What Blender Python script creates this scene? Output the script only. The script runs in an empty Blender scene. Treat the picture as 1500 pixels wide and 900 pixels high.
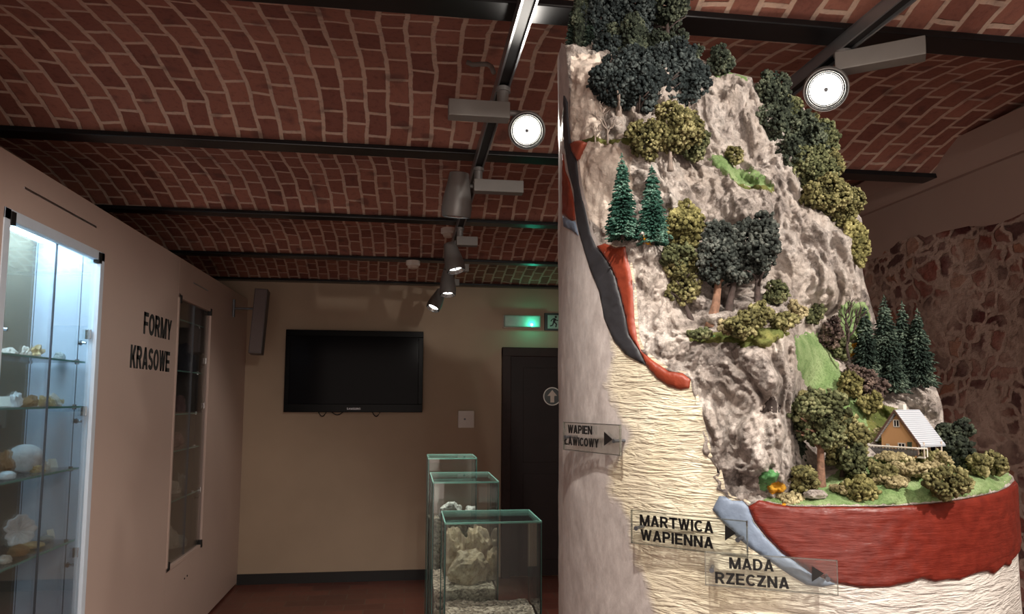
import bpy, bmesh, math, random
import numpy as np
from mathutils import Vector, Matrix, noise
from mathutils.geometry import delaunay_2d_cdt

# ------------------------------------------------------------------ camera
F, YAW, PITCH, ROLL, CX, CY = 1071.463, 0.137967, 0.0918384, 0.0050413, 747.263, 485.603
H = 1.57
sc = bpy.context.scene
col = sc.collection
def _rot():
    cy, sy, cp, sp, cr, sr = math.cos(YAW), math.sin(YAW), math.cos(PITCH), math.sin(PITCH), math.cos(ROLL), math.sin(ROLL)
    fwd = np.array([sy*cp, cy*cp, sp]); right = np.array([cy, -sy, 0.]); up = np.cross(right, fwd)
    return cr*right + sr*up, -sr*right + cr*up, fwd
RIGHT, UP, FWD = _rot()
C0 = np.array([0., 0., H])
cam = bpy.data.cameras.new('camera'); co = bpy.data.objects.new('camera', cam); col.objects.link(co)
m = Matrix(((RIGHT[0], UP[0], -FWD[0], 0), (RIGHT[1], UP[1], -FWD[1], 0), (RIGHT[2], UP[2], -FWD[2], H), (0, 0, 0, 1)))
co.matrix_world = m
cam.sensor_width = 36; cam.lens = F/1500*36
cam.shift_x = (750-CX)/1500; cam.shift_y = (CY-450)/1500
cam.clip_start = .02
sc.camera = co

# ------------------------------------------------------------------ world, view, lights
W = bpy.data.worlds.new('world'); sc.world = W; W.use_nodes = True
W.node_tree.nodes['Background'].inputs[0].default_value = (1.0, .83, .73, 1)
W.node_tree.nodes['Background'].inputs[1].default_value = 2.1
sc.view_settings.view_transform = 'Standard'; sc.view_settings.look = 'None'
sc.view_settings.exposure = 0.0; sc.view_settings.gamma = 1.0; sc.view_settings.use_curve_mapping = False
sc.cycles.use_denoising = True
sc.cycles.max_bounces = 8; sc.cycles.transparent_max_bounces = 24
sc.cycles.sample_clamp_indirect = 4.0
KEY_A, KEY_B, KEY_C, KEY_D, WALL_FILL = 108, 26, 54, 84, 52      # spotlights behind the viewer on the two tracks (watts), the last added to brighten the stone wall
AISLE = (26, 26, 75, 22, 18)            # the five spotlights of the near track, front to back
RIM = 26                              # spotlight behind the model

# ------------------------------------------------------------------ pixel helpers (1500 x 900 photograph)
def ray(x, y):
    a, b = (x-CX)/F, -(y-CY)/F
    return RIGHT*a + UP*b + FWD
def onX(x, y, X): d = ray(x, y); return C0 + d*(X/d[0])
def onY(x, y, Y): d = ray(x, y); return C0 + d*(Y/d[1])
def onZ(x, y, z): d = ray(x, y); return C0 + d*((z-H)/d[2])
def depth(P): return float((np.asarray(P)-C0) @ FWD)

# ------------------------------------------------------------------ object helpers
def tag(o, label=None, cat=None, group=None, kind=None):
    if label: o['label'] = label
    if cat: o['category'] = cat
    if group: o['group'] = group
    if kind: o['kind'] = kind
    return o
def empty(name, loc, label=None, cat=None, group=None, rot=None):
    o = bpy.data.objects.new(name, None); col.objects.link(o)
    o.location = loc; o.empty_display_size = .05
    if rot is not None: o.rotation_euler = rot
    return tag(o, label, cat, group)
def link(name, me, mat=None, parent=None, smooth=False, world=True):
    o = bpy.data.objects.new(name, me); col.objects.link(o)
    if mat is not None and not me.materials: me.materials.append(mat)
    if smooth: me.polygons.foreach_set('use_smooth', [True]*len(me.polygons))
    if parent is not None:
        o.parent = parent
        if world:
            mw = parent_world(parent)
            o.matrix_parent_inverse = mw.inverted()
    return o
def parent_world(p):
    mb = p.matrix_basis.copy()
    if p.parent: return parent_world(p.parent) @ p.matrix_parent_inverse @ mb
    return mb
class MB:
    """collects shapes for ONE mesh"""
    def __init__(s): s.v = []; s.f = []; s.uv = None
    def add(s, vs, fs):
        n = len(s.v); s.v += [tuple(map(float, p)) for p in vs]; s.f += [tuple(i+n for i in f) for f in fs]; return s
    def box(s, a, b, bev=0, M=None):
        x0, y0, z0 = [min(p, q) for p, q in zip(a, b)]; x1, y1, z1 = [max(p, q) for p, q in zip(a, b)]
        bm = bmesh.new()
        bmesh.ops.create_cube(bm, size=1)
        for v in bm.verts: v.co = Vector(((x0+x1)/2+v.co.x*(x1-x0), (y0+y1)/2+v.co.y*(y1-y0), (z0+z1)/2+v.co.z*(z1-z0)))
        if bev: bmesh.ops.bevel(bm, geom=bm.edges[:], offset=bev, segments=2, affect='EDGES', profile=.6)
        return s.frombm(bm, M)
    def frombm(s, bm, M=None):
        bm.verts.index_update()
        s.add([(M @ v.co if M else v.co) for v in bm.verts], [[v.index for v in f.verts] for f in bm.faces]); bm.free(); return s
    def lathe(s, prof, seg=32, M=None, cap=True):
        vs = []; fs = []
        for r, z in prof:
            for k in range(seg):
                a = 2*math.pi*k/seg; p = Vector((r*math.cos(a), r*math.sin(a), z)); vs.append(M @ p if M else p)
        for i in range(len(prof)-1):
            for k in range(seg):
                k2 = (k+1) % seg; fs.append((i*seg+k, i*seg+k2, (i+1)*seg+k2, (i+1)*seg+k))
        if cap:
            fs.append(tuple(range(seg))[::-1]); fs.append(tuple((len(prof)-1)*seg+k for k in range(seg)))
        return s.add(vs, fs)
    def tube(s, pts, rad, seg=8):
        pts = [Vector(p) for p in pts]; n = len(pts)
        rad = rad if hasattr(rad, '__len__') else [rad]*n
        vs = []; fs = []; ref = Vector((.31, .17, .93))
        for i, p in enumerate(pts):
            t = (pts[min(i+1, n-1)]-pts[max(i-1, 0)]).normalized()
            if abs(t.dot(ref)) > .95: ref = Vector((1, .1, 0)).normalized()
            a = t.cross(ref).normalized(); b = t.cross(a)
            for k in range(seg):
                w = 2*math.pi*k/seg; vs.append(p+(a*math.cos(w)+b*math.sin(w))*rad[i])
        for i in range(n-1):
            for k in range(seg):
                k2 = (k+1) % seg; fs.append((i*seg+k, i*seg+k2, (i+1)*seg+k2, (i+1)*seg+k))
        fs.append(tuple(range(seg))); fs.append(tuple((n-1)*seg+k for k in range(seg))[::-1])
        return s.add(vs, fs)
    def mesh(s, name):
        me = bpy.data.meshes.new(name); me.from_pydata(s.v, [], s.f); me.update()
        bm = bmesh.new(); bm.from_mesh(me); bmesh.ops.recalc_face_normals(bm, faces=bm.faces[:]); bm.to_mesh(me); bm.free()
        return me
    def build(s, name, mat, parent=None, smooth=False):
        return link(name, s.mesh(name), mat, parent, smooth)
def autosmooth(o, ang=40):
    me = o.data; bm = bmesh.new(); bm.from_mesh(me)
    for e in bm.edges:
        e.smooth = not (len(e.link_faces) == 2 and e.calc_face_angle(0) > math.radians(ang))
    for f in bm.faces: f.smooth = True
    bm.to_mesh(me); bm.free(); return o
def fast_mesh(name, V, T):
    """triangle mesh from numpy arrays"""
    me = bpy.data.meshes.new(name); n = len(V); k = len(T)
    me.vertices.add(n); me.vertices.foreach_set('co', np.asarray(V, np.float32).ravel())
    me.loops.add(3*k); me.loops.foreach_set('vertex_index', np.asarray(T, np.int32).ravel())
    me.polygons.add(k); me.polygons.foreach_set('loop_start', np.arange(0, 3*k, 3, dtype=np.int32))
    me.polygons.foreach_set('loop_total', np.full(k, 3, np.int32))
    me.update(calc_edges=True); me.validate(); return me

# ------------------------------------------------------------------ materials
def s2l(c): return tuple(((v/255)/12.92 if v/255 <= .04045 else ((v/255+.055)/1.055)**2.4) for v in c)
class NT:
    def __init__(s, name):
        s.m = bpy.data.materials.new(name); s.m.use_nodes = True; s.t = s.m.node_tree; s.n = s.t.nodes
        s.b = s.n['Principled BSDF']; s.out = s.n['Material Output']
    def node(s, typ, **kw):
        n = s.n.new(typ)
        for k, v in kw.items():
            if k.startswith('i_'): n.inputs[int(k[2:]) if k[2:].isdigit() else k[2:]].default_value = v
            else: setattr(n, k, v)
        return n
    def l(s, a, b): s.t.links.new(a, b)
    def coords(s, which='Object', scale=(1, 1, 1), rot=(0, 0, 0)):
        tc = s.node('ShaderNodeTexCoord'); mp = s.node('ShaderNodeMapping'); mp.inputs['Scale'].default_value = scale; mp.inputs['Rotation'].default_value = rot
        s.l(tc.outputs[which], mp.inputs[0]); return mp.outputs[0]
    def noise(s, vec, scale, detail=4, rough=.55, dist=0):
        n = s.node('ShaderNodeTexNoise'); n.inputs['Scale'].default_value = scale; n.inputs['Detail'].default_value = detail; n.inputs['Roughness'].default_value = rough; n.inputs['Distortion'].default_value = dist
        if vec is not None: s.l(vec, n.inputs['Vector'])
        return n.outputs[0]
    def ramp(s, fac, stops):
        r = s.node('ShaderNodeValToRGB'); e = r.color_ramp.elements
        while len(e) < len(stops): e.new(.5)
        for k, (p, c) in enumerate(stops):
            e[k].position = p; e[k].color = (*c, 1) if len(c) == 3 else c
        s.l(fac, r.inputs[0]); return r.outputs[0]
    def mix(s, fac, a, b, mode='MIX'):
        n = s.node('ShaderNodeMix', data_type='RGBA', blend_type=mode)
        for sock, v in ((n.inputs[0], fac), (n.inputs[6], a), (n.inputs[7], b)):
            if isinstance(v, (int, float)): sock.default_value = v
            elif isinstance(v, tuple): sock.default_value = (*v, 1) if len(v) == 3 else v
            else: s.l(v, sock)
        return n.outputs[2]
    def math(s, op, a, b=None):
        n = s.node('ShaderNodeMath', operation=op)
        for k, v in enumerate((a, b)):
            if v is None: continue
            if isinstance(v, (int, float)): n.inputs[k].default_value = v
            else: s.l(v, n.inputs[k])
        return n.outputs[0]
    def bump(s, h, strength=.3, dist=.01, prev=None):
        b = s.node('ShaderNodeBump'); b.inputs['Strength'].default_value = strength; b.inputs['Distance'].default_value = dist
        s.l(h, b.inputs['Height'])
        if prev is not None: s.l(prev, b.inputs['Normal'])
        s.l(b.outputs[0], s.b.inputs['Normal']); return b.outputs[0]
    def base(s, c):
        if isinstance(c, tuple): s.b.inputs['Base Color'].default_value = (*c, 1)
        else: s.l(c, s.b.inputs['Base Color'])
    def set(s, **kw):
        for k, v in kw.items(): s.b.inputs[k.replace('_', ' ')].default_value = v
def plain(name, rgb, rough=.6, metal=0., var=.12, scale=20, bump=0., spec=.5):
    t = NT(name); c = s2l(rgb); v = t.coords()
    n = t.noise(v, scale)
    t.base(t.ramp(n, [(.3, tuple(x*(1-var) for x in c)), (.7, tuple(min(1, x*(1+var)) for x in c))]))
    t.set(Roughness=rough, Metallic=metal); t.b.inputs['Specular IOR Level'].default_value = spec
    if bump: t.bump(n, bump, .004)
    return t.m
def emit(name, rgb, strength):
    t = NT(name); t.base((0, 0, 0)); t.b.inputs['Emission Color'].default_value = (*rgb, 1); t.set(Emission_Strength=strength); return t.m
def glass(name, tint=(.93, .97, .95), spec=1.0, dirt=0.0):
    t = NT(name); tr = t.node('ShaderNodeBsdfTransparent'); tr.inputs[0].default_value = (*tint, 1)
    gl = t.node('ShaderNodeBsdfGlossy'); gl.inputs['Roughness'].default_value = .02
    fr = t.node('ShaderNodeFresnel'); fr.inputs[0].default_value = 1.5
    mx = t.node('ShaderNodeMixShader'); k = t.math('MULTIPLY', fr.outputs[0], spec)
    t.l(k, mx.inputs[0]); t.l(tr.outputs[0], mx.inputs[1]); t.l(gl.outputs[0], mx.inputs[2])
    last = mx.outputs[0]
    if dirt:
        df = t.node('ShaderNodeBsdfDiffuse'); df.inputs[0].default_value = (.8, .8, .76, 1)
        m2 = t.node('ShaderNodeMixShader'); m2.inputs[0].default_value = dirt
        t.l(last, m2.inputs[1]); t.l(df.outputs[0], m2.inputs[2]); last = m2.outputs[0]
    t.l(last, t.out.inputs[0]); return t.m

def brick_mat():
    t = NT('vault_brick'); tc = t.node('ShaderNodeUVMap'); uv = tc.outputs[0]
    nz = t.node('ShaderNodeTexNoise'); nz.inputs['Scale'].default_value = 6; nz.inputs['Detail'].default_value = 5; t.l(uv, nz.inputs[0])
    sub = t.node('ShaderNodeVectorMath', operation='MULTIPLY_ADD'); t.l(nz.outputs['Color'], sub.inputs[0]); sub.inputs[1].default_value = (.030, .030, 0); t.l(uv, sub.inputs[2])
    br = t.node('ShaderNodeTexBrick'); t.l(sub.outputs[0], br.inputs[0])
    br.offset = .5; br.squash = 1
    for k, v in (('Scale', 1), ('Mortar Size', .0095), ('Mortar Smooth', .35), ('Bias', -.1), ('Brick Width', .140), ('Row Height', .084)): br.inputs[k].default_value = v
    br.inputs['Color1'].default_value = (*s2l((176, 122, 106)), 1); br.inputs['Color2'].default_value = (*s2l((138, 90, 80)), 1); br.inputs['Mortar'].default_value = (*s2l((220, 194, 176)), 1)
    big = t.noise(uv, 2.2, 3); fine = t.noise(uv, 38, 6, .7)
    c = t.mix(.55, br.outputs[0], t.ramp(fine, [(.25, (.28, .24, .23)), (.5, (1, 1, 1)), (.75, (1.0, .86, .74))]), 'MULTIPLY')
    c = t.mix(.5, c, t.ramp(big, [(.3, (.55, .5, .5)), (.7, (1, .97, .93))]), 'MULTIPLY')
    # odd dark or orange bricks
    w = t.noise(uv, 9, 1); c = t.mix(t.ramp(w, [(.62, (0, 0, 0)), (.72, (.5, .5, .5))]), c, s2l((92, 70, 66)))
    t.base(c); t.set(Roughness=.8)
    t.b.inputs['Specular IOR Level'].default_value = .25
    h = t.math('SUBTRACT', t.math('MULTIPLY', fine, .5), t.math('MULTIPLY', br.outputs[1], -.5))
    t.bump(h, .55, .012); return t.m
def stone_mat():
    t = NT('rubble_stone_wall'); v = t.coords('Object', (1, 1, 1.25))
    nz = t.node('ShaderNodeTexNoise'); nz.inputs['Scale'].default_value = 7; nz.inputs['Detail'].default_value = 4; t.l(v, nz.inputs[0])
    ad = t.node('ShaderNodeVectorMath', operation='MULTIPLY_ADD'); t.l(nz.outputs['Color'], ad.inputs[0]); ad.inputs[1].default_value = (.17, .17, .17); t.l(v, ad.inputs[2])
    vo = t.node('ShaderNodeTexVoronoi', feature='DISTANCE_TO_EDGE'); vo.inputs['Scale'].default_value = 10.5; t.l(ad.outputs[0], vo.inputs[0])
    vc = t.node('ShaderNodeTexVoronoi'); vc.inputs['Scale'].default_value = 10.5; t.l(ad.outputs[0], vc.inputs[0])
    sep = t.node('ShaderNodeSeparateColor'); t.l(vc.outputs['Color'], sep.inputs[0])
    stone = t.ramp(sep.outputs[0], [(0, s2l((134, 74, 64))), (.25, s2l((96, 66, 62))), (.42, s2l((156, 108, 88))), (.6, s2l((92, 50, 48))), (.8, s2l((128, 84, 74)))])
    stone.node.color_ramp.interpolation = 'CONSTANT'
    fine = t.noise(v, 30, 7, .7)
    mor = t.mix(t.noise(v, 3, 3), s2l((160, 134, 122)), s2l((190, 164, 150)))
    mask = t.ramp(t.math('ADD', vo.outputs[0], t.math('MULTIPLY', t.math('SUBTRACT', fine, .5), .09)), [(.085, (0, 0, 0)), (.17, (1, 1, 1))])
    cover = t.ramp(t.noise(v, 2.6, 4), [(.38, (.12, .12, .12)), (.56, (1, 1, 1))])
    mk = t.mix(1.0, mask, cover, 'MULTIPLY')
    c = t.mix(mk, mor, stone)
    c = t.mix(.6, c, t.ramp(fine, [(.3, (.35, .32, .32)), (.55, (1, 1, 1))]), 'MULTIPLY')
    t.base(c); t.set(Roughness=.9); t.b.inputs['Specular IOR Level'].default_value = .2
    t.bump(t.math('ADD', t.math('MULTIPLY', mk, .5), fine), .8, .02); return t.m
def wall_mat(name, rgb, var=.06):
    t = NT(name); v = t.coords(); n = t.noise(v, 1.6, 3); f = t.noise(v, 60, 4); c = s2l(rgb)
    t.base(t.ramp(n, [(.3, tuple(x*(1-var) for x in c)), (.7, tuple(x*(1+var) for x in c))]))
    t.set(Roughness=.75); t.b.inputs['Specular IOR Level'].default_value = .3; t.bump(f, .12, .003); return t.m
def floor_mat():
    t = NT('red_floor_tile'); v = t.coords('Object')
    br = t.node('ShaderNodeTexBrick'); t.l(v, br.inputs[0]); br.offset = .5
    for k, x in (('Scale', 1), ('Mortar Size', .005), ('Brick Width', .30), ('Row Height', .15)): br.inputs[k].default_value = x
    br.inputs['Color1'].default_value = (*s2l((118, 66, 54)), 1); br.inputs['Color2'].default_value = (*s2l((92, 50, 42)), 1); br.inputs['Mortar'].default_value = (*s2l((104, 80, 68)), 1)
    f = t.noise(v, 24, 5)
    t.base(t.mix(.4, br.outputs[0], t.ramp(f, [(.3, (.5, .5, .5)), (.7, (1, 1, 1))]), 'MULTIPLY')); t.set(Roughness=.34)
    t.bump(t.math('MULTIPLY', br.outputs[1], -1), .3, .004); return t.m
def rock_mat(name, light, mid, dark, scale=9, bump=1.0):
    t = NT(name); v = t.coords('Object')
    a = t.noise(v, scale*1.6, 9, .72, .5); b = t.noise(v, scale*7, 7, .72); c3 = t.noise(v, scale*.9, 3); g = t.noise(v, scale*28, 4, .6)
    c = t.ramp(a, [(.33, s2l(dark)), (.47, s2l(mid)), (.60, s2l(light))])
    c = t.mix(.7*bump, c, t.ramp(b, [(.34, (.13, .12, .12)), (.52, (1, 1, 1))]), 'MULTIPLY')  # crevice shade put into the colour, darkest where the bump is low
    c = t.mix(t.ramp(c3, [(.45, (0, 0, 0)), (.65, (.4, .4, .4))]), c, s2l((222, 206, 192)))
    t.base(c); t.set(Roughness=.8); t.b.inputs['Specular IOR Level'].default_value = .3
    n1 = t.bump(a, .55*bump, .03); n2 = t.bump(b, .75*bump, .010, n1); t.bump(g, .5*bump, .003, n2); return t.m
def grass_mat(name, a, b):
    t = NT(name); v = t.coords('Object'); n = t.noise(v, 260, 3, .7); g = t.noise(v, 22, 3)
    c = t.mix(t.ramp(g, [(.4, (0, 0, 0)), (.65, (1, 1, 1))]), s2l(a), s2l(b))
    t.base(t.mix(.5, c, t.ramp(n, [(.36, (.32, .36, .28)), (.56, (1, 1, 1))]), 'MULTIPLY')); t.set(Roughness=.95); t.b.inputs['Specular IOR Level'].default_value = .1
    t.bump(n, .8, .003); return t.m
def leaf_mat(name, a, b, c, rough=.9):
    t = NT(name); v = t.coords('Object'); n = t.noise(v, 160, 3, .6); g = t.noise(v, 26, 2)
    cc = t.ramp(t.math('ADD', t.math('MULTIPLY', n, .5), t.math('MULTIPLY', g, .5)), [(.36, s2l(a)), (.5, s2l(b)), (.63, s2l(c))])
    t.base(cc); t.set(Roughness=rough); t.b.inputs['Specular IOR Level'].default_value = .2
    t.bump(t.noise(v, 420, 3), .7, .003); return t.m

MAT = dict(
    brick=brick_mat(), stone=stone_mat(), floor=floor_mat(),
    backwall=wall_mat('beige_wall', (178, 158, 136)), plaster=wall_mat('plaster_band', (150, 126, 116)), darkwall=wall_mat('brown_grey_wall', (120, 100, 90)),  # darkwall: darker brown-grey, on the left wall and the ceiling slab
    panel=plain('cabinet_white_paint', (196, 172, 160), .5, var=.03, scale=2),
    black=plain('black_gloss_paint', (22, 22, 24), .28, var=.2, spec=.3), blackmatte=plain('black_matte', (16, 15, 16), .6), baseb=plain('black_baseboard', (14, 12, 12), .5),
    letter=plain('black_lettering', (12, 11, 11), .5, var=.05),
    alu=plain('brushed_aluminium', (170, 175, 180), .35, 1.0, .05), chrome=plain('chrome', (215, 218, 220), .12, 1.0, .02), steel=plain('steel_grey', (95, 97, 102), .4, .6),
    lampgrey=plain('lamp_grey_enamel', (128, 126, 124), .42, .35, .05), gear=plain('gear_grey_enamel', (120, 116, 112), .5, .1, .04), trackgrey=plain('track_aluminium', (140, 142, 146), .35, .7, .05),
    door=plain('dark_brown_door', (36, 24, 23), .5, var=.15, scale=6, spec=.2), doorframe=plain('dark_brown_frame', (46, 30, 27), .5, var=.2, spec=.2),
    white=plain('white_plastic', (222, 216, 208), .45, var=.02), cream=plain('cream_plastic', (205, 190, 176), .5, var=.03),
    tvframe=plain('gloss_black_bezel', (7, 7, 8), .2, var=.05, spec=.06), tvscreen=plain('dark_screen', (9, 8, 13), .12, var=.05, spec=.04),
    silver=plain('silver_print', (190, 190, 195), .4, .3),
    glass=glass('clear_case_glass', (.968, .985, .978), 1.0, .006), doorglass=glass('cabinet_door_glass', (.975, .985, .99), .6, .004), edge=plain('green_glass_edge', (128, 184, 170), .15, var=.05),
    shelfglass=glass('shelf_glass', (.93, .965, .965), 1.0, .02), acrylic=glass('acrylic_plate', (.955, .965, .955), .45, .02), acrylicedge=glass('acrylic_edge', (.62, .62, .58), 1.5, .05),
    lens=emit('lamp_lens_glow', (1.0, .95, .88), 9.0), lensdim=emit('lamp_lens_soft', (1.0, .93, .84), 6.0), lightpanel=emit('fluorescent_panel', (.52, .80, 1.0), 30),
    led=emit('green_led', (.05, 1.0, .62), 30.0), reflector=plain('lamp_reflector', (225, 224, 220), .18, .9, .03),
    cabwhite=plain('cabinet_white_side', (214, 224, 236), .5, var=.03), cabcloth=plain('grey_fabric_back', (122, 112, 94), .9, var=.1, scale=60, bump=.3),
    cabdark=plain('cabinet_unlit_interior', (120, 108, 100), .7, var=.08), 
    rock=rock_mat('model_rock', (224, 214, 206), (184, 172, 164), (92, 83, 80)), 
    smoothrock=rock_mat('model_smooth_rock', (236, 222, 208), (224, 208, 194), (180, 162, 148), 7, .55),
    grass=grass_mat('model_grass', (112, 136, 88), (146, 164, 118)), grassolive=grass_mat('model_olive_grass', (92, 100, 56), (124, 122, 72)), moss=grass_mat('bright_moss', (92, 146, 92), (128, 172, 120)), ochre=grass_mat('ochre_flock', (200, 140, 40), (214, 168, 70)),
    black_layer=plain('black_painted_layer', (50, 50, 54), .5, var=.12, scale=30, bump=.4), 
    redorange=plain('orange_red_painted_layer', (132, 54, 34), .45, var=.12, scale=40, bump=.5),
    redbrown=plain('brown_red_layer', (140, 66, 48), .5, var=.12, scale=40, bump=.5), orange=plain('orange_layer', (206, 120, 46), .5, var=.1, scale=40, bump=.4),
    bluegrey=plain('blue_grey_painted_layer', (118, 132, 152), .5, var=.12, scale=35, bump=.5),
    bark=plain('bark_brown', (124, 92, 74), .9, var=.35, scale=120, bump=.6), barkdark=plain('bark_dark', (62, 50, 46), .9, var=.35, scale=120, bump=.6), barkgrey=plain('bark_grey', (140, 126, 116), .9, var=.3, scale=120, bump=.5),
    l_dark=leaf_mat('dark_blue_green_foam', (20, 25, 26), (42, 50, 50), (92, 100, 98)),
    l_deep=leaf_mat('deep_green_foam', (24, 28, 23), (50, 57, 46), (108, 114, 94)),
    l_olive=leaf_mat('olive_foam', (44, 43, 24), (102, 98, 62), (172, 164, 120)),
    l_mid=leaf_mat('mid_green_foam', (36, 40, 25), (80, 84, 56), (146, 146, 108)),
    l_yellow=leaf_mat('yellow_green_foam', (56, 55, 28), (112, 107, 66), (174, 166, 114)),
    l_dry=leaf_mat('dry_tan_foam', (84, 76, 52), (146, 134, 100), (198, 186, 148)),
    l_brown=leaf_mat('heather_brown_foam', (48, 38, 38), (88, 74, 68), (136, 118, 106)),
    l_pine=leaf_mat('pine_grey_green_foam', (22, 25, 23), (54, 59, 55), (116, 119, 112)),
    l_con=leaf_mat('conifer_green', (16, 38, 32), (38, 74, 62), (116, 148, 132)), l_condark=leaf_mat('conifer_dark', (16, 25, 21), (38, 52, 44), (104, 118, 102)),
)
def red_mat():
    t = NT('dark_red_painted_layer'); v = t.coords('UV', (1, 1, 1)); n = t.noise(v, 60, 5, .6)
    st = t.noise(t.coords('UV', (14, 90, 1)), 1, 5, .6)
    c = t.ramp(n, [(.3, s2l((98, 30, 22))), (.7, s2l((120, 42, 30)))]); t.base(c); t.set(Roughness=.36); t.bump(st, .5, .006); return t.m
MAT['red'] = red_mat()
def column_mat():
    t = NT('column_painted_plaster'); at = t.node('ShaderNodeAttribute', attribute_name='tint'); sp = t.node('ShaderNodeSeparateColor'); t.l(at.outputs['Color'], sp.inputs[0])
    uv = t.coords('UV')
    nz = t.noise(uv, 26, 4)
    k = t.ramp(t.math('ADD', sp.outputs[0], t.math('MULTIPLY', t.math('SUBTRACT', nz, .5), .5)), [(.40, (0, 0, 0)), (.62, (1, 1, 1))])
    grey = t.ramp(t.noise(t.coords('UV', (36, 16, 1)), 1.4, 8, .72), [(.3, s2l((172, 162, 158))), (.55, s2l((200, 191, 187))), (.75, s2l((222, 214, 209)))])
    cream = t.ramp(t.noise(uv, 10, 3), [(.35, s2l((226, 214, 186))), (.65, s2l((240, 230, 206)))])
    white = t.ramp(t.noise(uv, 10, 3), [(.35, s2l((206, 198, 190))), (.65, s2l((226, 220, 212)))])
    warm = t.mix(sp.outputs[1], cream, white)
    t.base(t.mix(k, grey, warm)); t.set(Roughness=.42)
    # crumpled horizontal wrinkles
    cw = t.coords('UV', (11, 62, 1)); wn = t.node('ShaderNodeTexNoise'); wn.inputs['Scale'].default_value = 1.0; wn.inputs['Detail'].default_value = 3; wn.inputs['Roughness'].default_value = .5; wn.inputs['Distortion'].default_value = .9; t.l(cw, wn.inputs[0])
    rid = t.math('SUBTRACT', 1, t.math('ABSOLUTE', t.math('MULTIPLY', t.math('SUBTRACT', wn.outputs[0], .5), 5.0)))
    fold = t.noise(t.coords('UV', (9, 46, 1)), 1, 4, .55, .8)
    rid2 = t.math('ABSOLUTE', t.math('MULTIPLY', t.math('SUBTRACT', t.noise(t.coords('UV', (26, 120, 1)), 1, 3, .5, .7), .5), 3.0))
    wr = t.math('MULTIPLY', t.math('SUBTRACT', t.math('ADD', fold, t.math('MULTIPLY', rid2, .45)), t.math('MULTIPLY', t.math('MAXIMUM', rid, 0), .55)), k)
    fine = t.noise(t.coords('UV', (140, 50, 1)), 1.5, 5, .65)
    n1 = t.bump(wr, .62, .0075); t.bump(fine, .22, .003, n1); return t.m
MAT['column'] = column_mat()
def gravel_mat():
    t = NT('gravel'); v = t.coords('Object'); vo = t.node('ShaderNodeTexVoronoi'); vo.inputs['Scale'].default_value = 75; t.l(v, vo.inputs[0])
    sp = t.node('ShaderNodeSeparateColor'); t.l(vo.outputs['Color'], sp.inputs[0])
    t.base(t.ramp(sp.outputs[0], [(0, s2l((90, 82, 74))), (.4, s2l((150, 138, 122))), (1, s2l((206, 194, 176)))])); t.set(Roughness=.9); t.bump(vo.outputs[0], 1, .01).node.invert = True; return t.m
MAT['gravel'] = gravel_mat()
def roof_mat():
    t = NT('ribbed_grey_roof'); v = t.coords('UV'); w = t.node('ShaderNodeTexWave'); w.inputs['Scale'].default_value = 3.2; w.bands_direction = 'Y'; t.l(v, w.inputs[0])
    t.base(t.ramp(w.outputs[1], [(.1, s2l((150, 156, 166))), (.5, s2l((196, 200, 208)))])); t.set(Roughness=.45); t.bump(w.outputs[1], .5, .002); return t.m
MAT['roof'] = roof_mat()

# ------------------------------------------------------------------ ROOM SHELL
YB, XCAB, XL, XR, YF = 6.574, -1.395, -2.05, 2.42, -2.6
BEAMS = [-1.72, -.55, .63, 1.81, 2.98, 4.15, 5.37, 6.50]
ZB = 2.575
def struct(name, mb, mat, smooth=False): return tag(mb.build(name, mat, None, smooth), kind='structure')
struct('floor', MB().box((XL-.1, YF, -.1), (XR+.1, YB+.2, 0)), MAT['floor'])
struct('wall_back', MB().box((XL-.1, YB, 0), (XR+.1, YB+.2, 3.0)), MAT['backwall'])
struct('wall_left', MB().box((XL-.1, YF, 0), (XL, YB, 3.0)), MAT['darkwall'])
struct('baseboard_back', MB().box((XCAB, YB-.018, 0), (.80, YB, .085)), MAT['baseb'])
# right wall: rough stone surface
def stone_wall():
    ny, nz = 150, 70; vs = []; fs = []
    for i in range(ny+1):
        for j in range(nz+1):
            y = YF+(YB-YF)*i/ny; z = 2.36*j/nz
            e = 0 if j in (0,) else noise.noise((y*3.1, z*3.6, 3.3))*.030+noise.noise((y*9, z*9, 1.1))*.012
            vs.append((XR+max(-.03, e), y, z + (.035*noise.noise((y*4, 9.1, 0)) if j == nz else 0)))
    for i in range(ny):
        for j in range(nz):
            a = i*(nz+1)+j; fs.append((a, a+1, a+nz+2, a+nz+1))
    mb = MB().add(vs, fs); mb.box((XR+.06, YF, 0), (XR+.2, YB, 2.36))
    return mb
struct('wall_right', stone_wall(), MAT['stone'], True)
def band():
    ny, nz = 120, 10; vs = []; fs = []
    for i in range(ny+1):
        for j in range(nz+1):
            y = YF+(YB-YF)*i/ny
            lo = 2.325+.035*noise.noise((y*2.3, 5.5, 0))+.02*noise.noise((y*7, 2.5, 0))
            z = lo+(2.56-lo)*j/nz
            vs.append((XR-.032+.02*(1-j/nz)**2+.006*noise.noise((y*5, z*5, 0)), y, z))
    for i in range(ny):
        for j in range(nz):
            a = i*(nz+1)+j; fs.append((a, a+1, a+nz+2, a+nz+1))
    return MB().add(vs, fs).box((XR+.01, YF, 2.34), (XR+.2, YB, 3.0))
struct('trim_1', band(), MAT['plaster'], True)
def plate():
    prof = [(XR+.05, 2.548), (XR-.055, 2.548), (XR-.06, 2.556), (XR-.085, 2.62), (XR-.14, 2.68), (XR+.05, 2.72)]
    vs = []; fs = []
    ny = 60
    for i in range(ny+1):
        y = YF+(YB-YF)*i/ny
        for k, (x, z) in enumerate(prof): vs.append((x+(.006*noise.noise((y*3, k*2.2, 0)) if 1 <= k <= 4 else 0), y, z))
    n = len(prof)
    for i in range(ny):
        for k in range(n):
            k2 = (k+1) % n; fs.append((i*n+k, i*n+k2, (i+1)*n+k2, (i+1)*n+k))
    return MB().add(vs, fs)
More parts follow.
